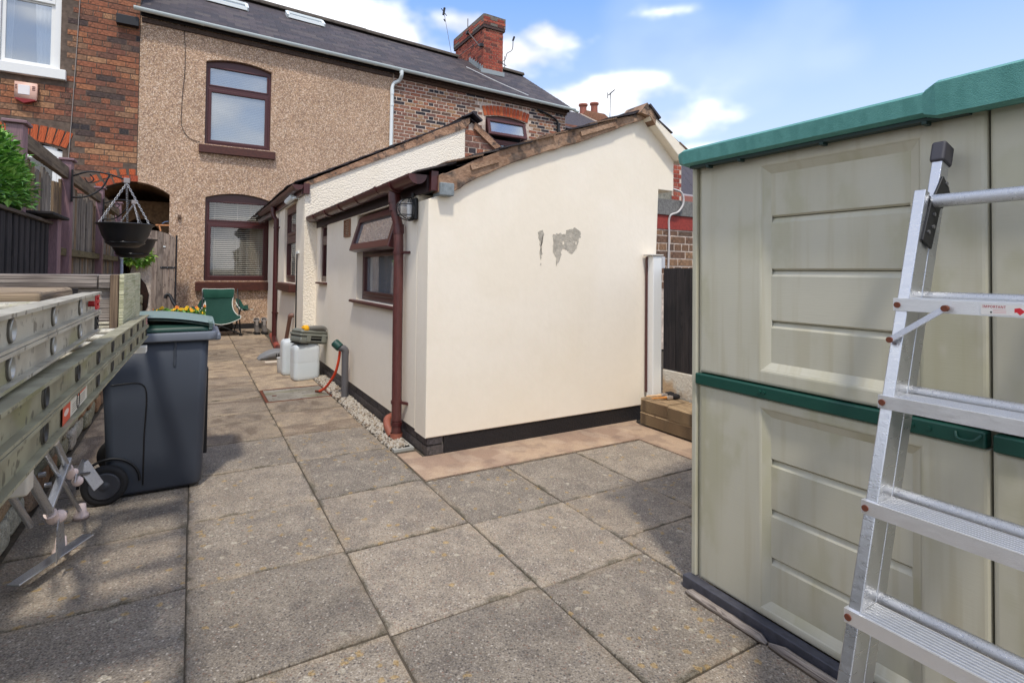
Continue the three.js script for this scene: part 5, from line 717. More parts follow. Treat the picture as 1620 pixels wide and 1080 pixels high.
{
  // gate, stone pier with plant, flowers
  const z = -12.3, t = thing('wooden_gate', 'weathered grey plank gate with a curved top and black strap hinge below the arch', 'gate', [-0.55, 0, z]);
  for (let i = 0; i < 5; i++) { const a = -0.785 + i * 0.096, b = a + 0.092, top = (x) => 1.98 - 0.62 * Math.max(0, x + 0.66) ** 1.6 * 1.0; part('board', uvm(extZ(shape([[a, 0.05], [b, 0.05], [b, top(b)], [a, top(a)]]), z - 0.02, z + rr(-0.002, 0.002)), 'y', i * 0.31), pick(gateWoods), t); }
  part('post', uvm(box(-0.302, -0.27, 0, 1.9, z - 0.05, z + 0.02)), darkWood, t); part('brace', [box(-0.785, -0.31, 1.5, 1.6, z - 0.05, z - 0.022), box(-0.785, -0.31, 0.5, 0.6, z - 0.05, z - 0.022)], brownWood, t);
  part('strap_hinge', [rbox(-0.54, -0.30, 1.26, 1.295, z + 0.003, z + 0.012, 0.003)], black, t); part('latch', rbox(-0.50, -0.46, 1.665, 1.685, z + 0.003, z + 0.02, 0.004), whitePVC, t);
  part('bolt_head', [-0.52, -0.42, -0.33].map((x) => new THREE.SphereGeometry(0.009, 8, 6).translate(x, 1.278, z + 0.013)), steel, t);
  const br = thing('passage_bracket', 'pale orange bracket sticking out of the passage above the gate', 'bracket', [-0.5, 2.1, -12.6]); part('arm', [bar([-0.66, 2.12, -12.85], [-0.42, 2.125, -12.85], 0.025, 0.025), bar([-0.6, 2.12, -12.85], [-0.57, 2.0, -12.85], 0.025, 0.025)], plain(206, 140, 92, 0.7), br); part('cord', tube([[-0.55, 2.15, -12.84], [-0.5, 2.19, -12.84], [-0.44, 2.2, -12.84]], 0.006, 8, 5), plain(110, 140, 180, 0.7), br);
  const p = thing('stone_pier', 'crumbling pale rendered stone pier with a dark broken hollow left of the gate', 'pier', [-0.72, 0, -10.6]);
  part('pier', uvm(loft(Array.from({ length: 9 }, (_, j) => { const y = j * 0.178; return rrect(0.36 - j * 0.012 + rr(-0.015, 0.015), 0.34, 0.05).map(([x, q]) => [-0.72 + x, y, -10.62 + q]); }))), std({ color: S(236, 220, 204), map: sized(grain, 0.6), bumpMap: sized(grainBump, 0.3), bumpScale: 0.012, roughness: 0.95 }), p);
  part('broken_brickwork', uvm(loft([[-0.0, 0.02], [0.22, 0.12], [0.42, 0.135], [0.58, 0.09], [0.68, 0.02]].map(([dy, w]) => Array.from({ length: 10 }, (_, k) => [-0.735 + w * Math.cos(k * Math.PI / 5), 0.42 + dy, -10.44 + 0.035 * Math.sin(k * Math.PI / 5)])))), std({ color: S(64, 44, 38), map: sized(stoneMap, 0.3), roughness: 1 }), p);
  const pipe = thing('grey_pipe', 'thin pale grey pipe standing against the last purple fence post', 'pipe', [-0.96, 0.84, -10.3]); part('pipe', rod([-0.955, 0.85, -10.3], [-0.955, 1.95, -10.3], 0.022), plain(176, 186, 206, 0.4), pipe); part('clip', rod([-0.955, 1.40, -10.3], [-0.955, 1.44, -10.3], 0.032), plain(206, 206, 206, 0.5), pipe);
  const pl = thing('trailing_plant', 'light green leafy plant spilling over the top of the stone pier', 'plant', [-0.74, 1.4, -10.5]);
  leafCloud(420, () => { const u = rr(-1, 1), a = rr(0, 6.283), q = Math.sqrt(1 - u * u), k = rr(0.5, 1), n = [q * Math.cos(a), u, q * Math.sin(a)]; return [[-0.76 + n[0] * 0.2 * k, 1.46 + n[1] * 0.17 * k, -10.42 + n[2] * 0.14 * k], n]; }, 0.09).forEach((g, i) => g && part('leaves', g, [leafMats[1], leafMats[3], plain(150, 178, 70, 0.7), leafMats[3]][i], pl)); part('stem', tube([[-0.74, 1.4, -10.5], [-0.76, 1.46, -10.42], [-0.72, 1.55, -10.4]], 0.008, 8, 5), brownWood, pl);
  const fb = thing('flower_tub', 'tub of yellow pansies in front of the gate, behind the wheeled bin', 'flowers', [-0.35, 0, -11.2]);
  part('tub', uvm(loft([[0, 0.9], [0.02, 0.95], [0.3, 1.05], [0.3, 0.98], [0.28, 0.96]].map(([y, k]) => rrect(1.0 * k, 0.34 * k, 0.06).map(([x, q]) => [-0.3 + x, y, -11.2 + q])))), clay, fb);
  leafCloud(700, () => [[rr(-0.82, 0.2), rr(0.28, 0.5), -11.2 + rr(-0.17, 0.17)], [0, 1, 0]], 0.08).forEach((g, i) => g && part('leaves', g, leafMats[i], fb));
  for (let i = 0; i < 60; i++) { const x = rr(-0.84, 0.2), y = rr(0.36, 0.60), zz = -11.2 + rr(-0.16, 0.2), s = rr(0.016, 0.030); const o = []; for (let k = 0; k < 5; k++) { const a = k * 1.257 + 0.3; o.push(new THREE.SphereGeometry(s * 0.62, 7, 5).scale(1, 1, 0.3).translate(s * 0.62 * Math.cos(a), s * 0.62 * Math.sin(a), 0)); } const g = merge(o); g.rotateX(-0.4 + rr(-0.5, 0.3)).rotateY(rr(-0.5, 0.5)).translate(x, y, zz); const fl = part('flower', g, rnd() < 0.86 ? yellowPetal : plain(230, 130, 40, 0.7), fb); part('flower_eye', new THREE.SphereGeometry(s * 0.26, 6, 5).translate(x, y + s * 0.15, zz + s * 0.16), plain(120, 70, 20, 0.8), fl); part('stalk', rod([x, y, zz - 0.005], [x * 0.95, 0.26, zz], 0.004, 0.004, 5), leafMats[2], fl); }
  const ho = thing('black_hoop', 'curved black handle sticking up among the yellow flowers', 'handle', [-0.3, 0.3, -11.6]); part('hoop', tube([[-0.42, 0.72, -11.55], [-0.40, 0.79, -11.55], [-0.36, 0.78, -11.55], [-0.30, 0.66, -11.5], [-0.24, 0.54, -11.45], [-0.2, 0.3, -11.4]], 0.028, 24, 8), black, ho);
}
// ---------------------------------------------------------------- timber box, sleepers and ladders on the wall
{
  const t = thing('timber_planter', 'timber box of weathered beams with a mossy end board, sitting on the ladders', 'planter', [-0.7, 1.0, -3.1]);
  part('beam', uvm(rbox(-1.6, -0.335, 1.168, 1.224, -2.84, -2.76, 0.005), '', 0.3), greyWood, t); part('beam', uvm(rbox(-0.331, -0.292, 1.168, 1.224, -2.83, -2.755, 0.004), '', 0.9), greyWood, t);
  part('post', uvm(rbox(-0.292, -0.264, 1.0, 1.224, -2.86, -2.75, 0.003), 'y'), brownWood, t);
  part('front_board', uvm(rbox(-1.5, -0.335, 1.07, 1.15, -3.4, -3.37, 0.003)), darkWood, t); part('front_panel', uvm(rbox(-0.40, -0.294, 1.03, 1.166, -2.85, -2.78, 0.003), '', 1.7), greyWood, t);
  part('end_board', uvm(rbox(-0.262, -0.245, 0.99, 1.226, -3.56, -2.755, 0.003)), algaeWood, t);
  part('bottom_bearer', uvm(rbox(-0.46, -0.268, 0.972, 0.998, -2.86, -2.78, 0.003)), greyWood, t); part('back_board', uvm(rbox(-1.6, -0.264, 1.0, 1.22, -3.56, -3.53, 0.003)), darkWood, t);
  const s = thing('timber_beam', 'thick pale sawn timber beam lying nearest, in front of the timber box', 'beam', [-0.8, 1.1, -1.8]); part('beam', uvm(rbox(-1.7, -0.295, 1.09, 1.195, -1.98, -1.60, 0.012), '', 0.5), paleWood, s);
  const b2 = thing('support_batten', 'white painted batten poking out under the lower ladder beside the bin', 'batten', [-0.5, 0.85, -3.2]); part('batten', rbox(-0.95, -0.19, 0.838, 0.868, -3.27, -3.19, 0.003), plain(236, 232, 218, 0.6), b2);
  const b3 = thing('support_bearer', 'rough wooden bearer under the ladders resting on the stone wall', 'bearer', [-0.7, 0.87, -1.4]); part('bearer', uvm(rbox(-1.2, -0.24, 0.86, 0.96, -1.0, -0.92, 0.004)), brownWood, b3);
}
const plugMat = plain(186, 182, 172, 0.38, 0.5), sealMat = plain(92, 86, 74, 0.7);
function ladder(label, xo, width, yTop, h, zFar, zNear, dropPerM, spacing, first, mat, capMat, plug = plugMat) {
  const t = thing('extension_ladder', label, 'ladder', [xo - width / 2, yTop - 2 * h, (zFar + zNear) / 2], 'aluminium extension ladders lying on their sides along the wall');
  for (let k = 0; k < 2; k++) { const y1 = (z) => yTop - k * h + (z - zFar) * dropPerM, sec = part('section', (() => { const o = []; for (const [x, d] of [[xo, -1], [xo - width, 1]]) { const s = shape([[0, 0], [0.028, 0], [0.028, 0.004], [0.005, 0.006], [0.005, h - 0.006], [0.028, h - 0.004], [0.028, h], [0, h]].map(([a, b]) => [x + d * a, b - h])); const g = extrude(s, zNear - zFar); const p = g.attributes.position; for (let i = 0; i < p.count; i++) p.setXYZ(i, p.getX(i), p.getY(i) + yTop - k * h - 0.0015 + p.getZ(i) * dropPerM, p.getZ(i) + zFar); o.push(uvm(g)); } const m = merge(o); m.computeVertexNormals(); return m; })(), mat, t, k ? 'lower section of the ladder' : 'upper section of the ladder');
    // lips along the outer edges
    part('edge_lip', [bar([xo + 0.004, y1(zFar) - 0.003, zFar], [xo + 0.004, y1(zNear) - 0.003, zNear], 0.018, 0.006), bar([xo + 0.004, y1(zFar) - h + 0.0035, zFar], [xo + 0.004, y1(zNear) - h + 0.0035, zNear], 0.016, 0.005)].map((g) => uvm(g)), mat, sec);
    for (let z = zFar + first; z < zNear - 0.04; z += spacing) { const yc = y1(z) - h / 2;
      part('rung', rod([xo - 0.006, yc, z], [xo - width + 0.006, yc, z], h * 0.26, h * 0.26, 12), alloyOld, sec);
      part('rung_end', lathe([[h * 0.27, -0.002], [h * 0.285, 0.003], [h * 0.265, 0.005], [h * 0.23, 0.004], [h * 0.17, -0.005], [h * 0.08, -0.009], [0, -0.010]], 18).scale(1.0, 1, 1.15).rotateX(Math.PI / 2).rotateY(Math.PI / 2).translate(xo, yc, z), plug, sec); part('rung_seal', lathe([[h * 0.32, 0.0], [h * 0.31, 0.0024], [h * 0.288, 0.0024], [h * 0.288, 0]], 18).scale(1.0, 1, 1.15).rotateX(Math.PI / 2).rotateY(Math.PI / 2).translate(xo, yc, z), sealMat, sec); }
    for (const [x, s2] of [[xo - 0.014, 1], [xo - width + 0.014, 1]]) part('end_cap', [rbox(x - 0.016, x + 0.017, y1(zFar) - h + 0.007, y1(zFar) - 0.007, zFar - 0.004, zFar + 0.010, 0.003), box(x - 0.016, x + 0.018, y1(zFar) - 0.015, y1(zFar) - 0.006, zFar - 0.040, zFar), box(x - 0.016, x + 0.018, y1(zFar) - h / 2 - 0.004, y1(zFar) - h / 2 + 0.004, zFar - 0.040, zFar), box(x - 0.016, x + 0.018, y1(zFar) - h + 0.006, y1(zFar) - h + 0.015, zFar - 0.040, zFar), box(x - 0.014, x + 0.016, y1(zFar) - h + 0.006, y1(zFar) - 0.006, zFar - 0.046, zFar - 0.038)], k === 0 ? capMat : black, sec); }
  return t;
}
{
  const A = ladder('upper aluminium ladder with a red end cap lying on top of the greener ladder', -0.22, 0.34, 1.188, 0.0525, -1.79, -0.42, 0.0, 0.27, 0.235, alloyOld, plain(206, 40, 44, 0.45));
  part('red_button', [rod([-0.218, 1.163, -1.66], [-0.205, 1.163, -1.66], 0.007)], plain(150, 20, 24, 0.4), A);
  const B = ladder('lower aluminium ladder streaked with green algae, running out over the wheeled bin', -0.20, 0.36, 1.0175, 0.056, -3.30, -0.42, 0.026, 0.28, 0.22, alloyGreen, plain(196, 150, 140, 0.6), plain(74, 70, 64, 0.5, 0.3));
  const c = document.createElement('canvas'); c.width = 256; c.height = 128; const g = c.getContext('2d'); g.fillStyle = '#d8d0bc'; g.fillRect(0, 0, 256, 128); g.fillStyle = '#d8502c'; g.fillRect(0, 0, 70, 128); g.fillRect(140, 14, 100, 26); g.fillStyle = '#e8c8b8'; g.beginPath(); g.arc(34, 62, 22, 0, 7); g.fill(); g.fillStyle = '#6a5c50'; for (let i = 0; i < 4; i++) g.fillRect(90, 56 + i * 16, 140, 5);
  const ct = new THREE.CanvasTexture(c); ct.colorSpace = THREE.SRGBColorSpace; const y = 1.0175 - 0.056 - 0.028 + 0.026 * 1.9; part('sticker', new THREE.PlaneGeometry(0.26, 0.036).rotateY(Math.PI / 2).translate(-0.1965, y, -1.38), std({ map: ct, roughness: 0.6 }), B, 'orange and white warning sticker');
  const t = thing('ladder_stabiliser', 'aluminium stabiliser legs with swivel plates and white rubber feet below the ladders', 'ladder stand', [-0.47, 0, -2.9]);
  const leg = (a, b, r) => part('leg', rod(a, b, r), alloy, t); const white = plain(226, 206, 200, 0.6);
  leg([-0.47, 0.64, -2.30], [-0.468, 0.27, -2.80], 0.015); leg([-0.47, 0.61, -2.58], [-0.462, 0.05, -3.42], 0.009); leg([-0.47, 0.62, -2.74], [-0.45, 0.36, -3.04], 0.013); leg([-0.54, 0.62, -2.33], [-0.53, 0.24, -2.80], 0.012);
  part('brace', [rbar([-0.468, 0.30, -2.74], [-0.452, 0.42, -3.02], 0.03, 0.02), bar([-0.47, 0.60, -2.42], [-0.47, 0.62, -2.70], 0.03, 0.01)], alloy, t);
  part('cross_plate', rbox(-0.50, -0.44, 0.52, 0.64, -2.36, -2.28, 0.01), plain(214, 206, 190, 0.5), t); part('cross_plate', rbox(-0.50, -0.44, 0.56, 0.66, -2.76, -2.70, 0.01), plain(214, 206, 190, 0.5), t);
  part('socket', [rod([-0.468, 0.28, -2.785], [-0.467, 0.235, -2.84], 0.022), new THREE.SphereGeometry(0.026, 16, 10).translate(-0.452, 0.235, -2.86)], white, t); part('socket', rod([-0.452, 0.38, -3.02], [-0.448, 0.33, -3.07], 0.018), white, t);
  part('clevis', uvm(extX(shape([[-2.80, 0.07], [-2.80, 0.20], [-2.83, 0.245], [-2.88, 0.245], [-2.92, 0.20], [-2.97, 0.07]]), -0.45, -0.446)), alloy, t); part('foot_plate', rbar([-0.56, 0.055, -2.72], [-0.38, 0.06, -3.06], 0.05, 0.008), alloy, t);
  part('clevis', uvm(extX(shape([[-3.03, 0.31], [-3.07, 0.35], [-3.2, 0.36], [-3.3, 0.33], [-3.22, 0.29]]), -0.43, -0.426)), alloy, t); part('foot_plate', rbar([-0.432, 0.325, -3.25], [-0.368, 0.205, -3.25], 0.07, 0.006, [1, 0.5, 0.6]), alloy, t); part('pivot', rod([-0.445, 0.33, -3.08], [-0.405, 0.28, -3.24], 0.006), steel, t);
  part('knob', [new THREE.SphereGeometry(0.022, 12, 8).translate(-0.43, 0.29, -3.11), new THREE.SphereGeometry(0.016, 12, 8).translate(-0.437, 0.345, -3.07)], white, t); part('bolt', [[-0.45, 0.235, -2.89], [-0.455, 0.52, -2.5], [-0.455, 0.45, -2.6]].map((p) => rod(p, [p[0] + 0.02, p[1], p[2]], 0.009)), steel, t);
  for (const [x, z, y0] of [[-0.475, -3.06, 0.0], [-0.458, -3.44, 0.0]]) part('rubber_foot', lathe([[0, 0.07], [0.018, 0.07], [0.022, 0.03], [0.03, 0.018], [0.034, 0.0], [0, 0.0]], 18).translate(x, y0 + 0.002, z), white, t);
  part('leg', rod([-0.462, 0.10, -2.96], [-0.475, 0.05, -3.05], 0.011), alloy, t);
}
// ---------------------------------------------------------------- wheeled bin
{
  const t = thing('wheeled_bin', 'dark grey wheeled bin with its green lid slightly raised, side on to the path', 'bin', [-0.16, 0, -3.9]);
  const ring = (x0, x1, z0, z1, y, r) => rrect(x1 - x0, z1 - z0, r, 5).map(([x, q]) => [(x0 + x1) / 2 + x, y, (z0 + z1) / 2 + q]);
  part('body', loft([[-0.33, 0.055, -4.08, -3.63, 0.012], [-0.375, 0.066, -4.10, -3.622, 0.03], [-0.385, 0.07, -4.11, -3.622, 0.1], [-0.40, 0.078, -4.13, -3.617, 0.45], [-0.425, 0.088, -4.16, -3.61, 0.845]].map(([a, b, c, d, y]) => ring(a, b, c, d, y, 0.045)), true), binGrey, t);
  part('rim', [loft([[-0.46, 0.12, -4.19, -3.585, 0.842], [-0.465, 0.128, -4.195, -3.58, 0.85], [-0.465, 0.132, -4.195, -3.58, 0.885], [-0.455, 0.122, -4.185, -3.59, 0.892]].map(([a, b, c, d, y]) => ring(a, b, c, d, y, 0.05))), rbox(0.05, 0.15, 0.835, 0.875, -4.12, -3.62, 0.012)], binRim, t);
  const lid = part('lid', loft([[-0.44, 0.105, -4.17, -3.605, 0.892], [-0.445, 0.11, -4.175, -3.60, 0.90], [-0.44, 0.095, -4.17, -3.61, 0.935]].map(([a, b, c, d, y]) => ring(a, b, c, d, y, 0.05))), binGreen, t);
  const rows = []; for (let j = 0; j <= 6; j++) { const r = []; for (let i = 0; i <= 14; i++) { const u = i / 14, v = j / 6; r.push([mix(-0.46, 0.115, u), 0.955 + 0.045 * Math.sin(Math.PI * Math.min(1, u * 0.8 + 0.12)) - 0.012 * (2 * v - 1) ** 2 - 0.02 * u, mix(-4.18, -3.595, v)]); } rows.push(r); }
  part('lid_top', sheet(rows, 0.014), binLid, t); part('lid_skirt', [box(-0.45, -0.43, 0.93, 0.97, -4.15, -3.62), rbox(0.085, 0.105, 0.90, 0.952, -3.68, -3.605, 0.006)], binLid, lid);
  part('handle', rod([-0.50, 0.87, -4.12], [-0.50, 0.87, -3.66], 0.014), black, t); part('handle_lug', [-4.1, -3.88, -3.68].map((z) => rbox(-0.51, -0.455, 0.85, 0.89, z - 0.02, z + 0.02, 0.006)), binGrey, t);
  part('side_bar', rbox(-0.085, -0.072, 0.70, 0.842, -3.624, -3.605, 0.004), binGrey, t);
  part('side_recess', [tube([[-0.37, 0.62, -3.612], [-0.24, 0.62, -3.612], [-0.215, 0.595, -3.612], [-0.215, 0.3, -3.616], [-0.215, 0.06, -3.62]], 0.0035, 40, 6)], blackGloss, t);
  part('wheel_arch', tube(Array.from({ length: 15 }, (_, i) => { const a = Math.PI * i / 14; return [-0.365 + 0.135 * Math.cos(a), 0.09 + 0.135 * Math.sin(a), -3.618]; }), 0.007, 28, 8), black, t);
  for (const [zf, d] of [[-3.575, 1], [-4.13, -1]]) { const w = part('wheel', lathe([[0.0, -0.025], [0.085, -0.025], [0.1, -0.018], [0.104, 0], [0.1, 0.018], [0.085, 0.025], [0.078, 0.022], [0.0, 0.022]], 36).rotateX(Math.PI / 2).translate(-0.38, 0.104, zf), rubber, t); part('hub', lathe([[0, 0.034], [0.012, 0.034], [0.018, 0.03], [0.03, 0.026], [0.062, 0.03], [0.07, 0.026], [0.07, 0.0], [0, 0]], 32).rotateX(d * Math.PI / 2).translate(-0.38, 0.104, zf), plain(56, 58, 64, 0.4), w); }
  part('front_foot', rbox(0.075, 0.098, 0.08, 0.62, -4.05, -3.98, 0.006), black, t);
}
// ---------------------------------------------------------------- folding chair and boots by the house wall
{
  const t = thing('folding_chair', 'green folding camp chair with white piping under the lower maroon window', 'chair', [0.48, 0, -11.9]);
  const E = [[0.862, -12.16, 0.165, 0.715], [0.78, -12.14, 0.168, 0.713], [0.70, -12.11, 0.185, 0.70], [0.62, -12.08, 0.215, 0.685], [0.54, -12.03, 0.225, 0.685], [0.46, -11.96, 0.222, 0.70], [0.40, -11.85, 0.21, 0.735], [0.37, -11.7, 0.19, 0.765], [0.375, -11.55, 0.165, 0.795], [0.365, -11.47, 0.155, 0.80], [0.33, -11.45, 0.16, 0.795]];
  const rows = E.map(([y, z, a, b], j) => Array.from({ length: 15 }, (_, i) => { const u = i / 14, s = Math.sin(Math.PI * u); const sag = j < 2 ? 0.01 : j < 6 ? 0.05 : 0.11; const wr = 0.012 * (F(u, j / 12, 5, 5, 3, 77) - 0.5) * 2; return [mix(a, b, u), y - s * sag * (j > 5 ? 1 : 0.25) + wr, z - s * sag * (j > 5 ? 0.1 : 0.8) + wr * 1.5]; }));
  part('seat_cloth', sheet(rows, 0.006), chairCloth, t);
  part('headrest', sheet(rows.slice(0, 3).map((r, j) => r.map(([x, y, z]) => [x, y, z + 0.012 + 0.014 * Math.sin(Math.PI * j / 2)])), 0.01), plain(22, 76, 60, 0.85), t);
  const wp = plain(216, 216, 206, 0.6); part('piping', [tube(rows.map((r) => r[0]), 0.008, 50, 6), tube(rows.map((r) => r[14]), 0.008, 50, 6), tube(rows[0], 0.008, 20, 6), tube(rows[10], 0.008, 30, 6)], wp, t);
  for (const s of [-1, 1]) { const X = (v) => 0.475 + s * v;
    part('armrest', sheet([0, 0.25, 0.5, 0.75, 1].map((v) => [-1, -0.4, 0.4, 1].map((u) => [X(0.42 + u * 0.06), 0.50 + 0.05 * v - 0.05 * Math.sin(Math.PI * v) - 0.02 * (1 - u * u), mix(-11.5, -12.0, v)])), 0.008), chairCloth, t);
    part('side_cloth', sheet([[[X(0.27), 0.68, -12.1], [X(0.34), 0.66, -12.0], [X(0.40), 0.54, -11.9]], [[X(0.28), 0.50, -12.0], [X(0.36), 0.47, -11.85], [X(0.41), 0.44, -11.7]]], 0.006), plain(20, 70, 56, 0.85), t);
    part('arm_loop', tube([[X(0.27), 0.60, -12.05], [X(0.31), 0.52, -11.9], [X(0.36), 0.47, -11.7], [X(0.48), 0.485, -11.55], [X(0.54), 0.485, -11.52]], 0.009, 20, 6), wp, t);
    part('leg', [rod([X(0.33), 0.52, -11.55], [X(0.25), 0.02, -12.1], 0.011), rod([X(0.24), 0.30, -11.5], [X(0.34), 0.02, -11.45], 0.011)], black, t); part('leg', rod([X(0.30), 0.86, -12.17], [X(0.33), 0.02, -11.5], 0.011), black, t); part('cross_leg', rod([X(0.33), 0.03, -11.42], [X(-0.3), 0.34, -11.5], 0.01), black, t);
    for (const [dx, z] of [[0.33, -11.45], [0.26, -12.1]]) part('foot', rbox(X(dx) - 0.03, X(dx) + 0.03, 0.0, 0.025, z - 0.03, z + 0.03, 0.008), rubber, t); }
  part('carry_bag', loft([0, 0.3, 0.7, 1].map((v) => Array.from({ length: 10 }, (_, k) => { const a = k * Math.PI / 5; return [mix(0.32, 0.68, v), 0.16 + 0.10 * Math.sin(a), -11.8 + 0.1 * Math.cos(a)]; }))), black, t);
}
for (const [x, lab] of [[1.10, 'left worn grey ankle boot of the pair beside the maroon downpipe'], [1.235, 'right worn grey ankle boot of the pair beside the maroon downpipe']]) {
  const t = thing('ankle_boot', lab, 'boot', [x, 0, -11.7], 'pair of boots'); const m = std({ color: S(104, 96, 90), map: sized(grain, 0.1), roughness: 0.85 });
  const el = (cx, cy, cz, a, b, c, n = 16) => Array.from({ length: n }, (_, k) => { const q = k * 2 * Math.PI / n; return [cx + a * Math.cos(q), cy + b * Math.sin(q) + (Math.sin(q) < 0 ? b * 0.25 : 0), cz]; });
  part('upper', [loft([[0.03, 0.045, -11.50, 0.008], [0.042, 0.055, -11.515, 0.03], [0.05, 0.062, -11.56, 0.045], [0.05, 0.075, -11.63, 0.055], [0.046, 0.10, -11.70, 0.08], [0.045, 0.115, -11.78, 0.095], [0.042, 0.11, -11.83, 0.09], [0.02, 0.10, -11.85, 0.06]].map(([a, cy, z, b]) => el(x, cy, z, a, b, 0))), loft([[0.10, 0.046, 0.075, -11.76], [0.17, 0.046, 0.066, -11.775], [0.235, 0.05, 0.07, -11.785], [0.265, 0.053, 0.074, -11.79]].map(([y, a, b, z]) => Array.from({ length: 16 }, (_, k) => { const q = k * Math.PI / 8; return [x + a * Math.cos(q), y - 0.03 * Math.sin(q) * (y > 0.2 ? 1 : 0), z + b * Math.sin(q)]; })), false)], m, t);
  part('collar', tube(Array.from({ length: 17 }, (_, k) => { const q = k * Math.PI / 8; return [x + 0.052 * Math.cos(q), 0.265 - 0.03 * Math.sin(q), -11.79 + 0.073 * Math.sin(q)]; }), 0.010, 40, 8), plain(150, 142, 136, 0.9), t); part('opening', new THREE.CylinderGeometry(0.046, 0.046, 0.01, 16).scale(1, 1, 1.4).rotateX(0.4).translate(x, 0.235, -11.785), dark, t);
  part('sole', loft([0.0, 0.028].map((y) => rrect(0.105, 0.36, 0.05, 6).map(([a, b]) => [x + a, y, -11.68 + b]))), rubber, t); part('tongue', rbar([x, 0.15, -11.68], [x, 0.275, -11.735], 0.05, 0.014, [0, 0, 1]), plain(128, 120, 114, 0.9), t); part('lace', [0, 1, 2, 3].map((k) => rod([x - 0.035, 0.125 + k * 0.03, -11.655 - k * 0.02], [x + 0.035, 0.13 + k * 0.03, -11.655 - k * 0.02], 0.005)), plain(60, 56, 56, 0.9), t);
}
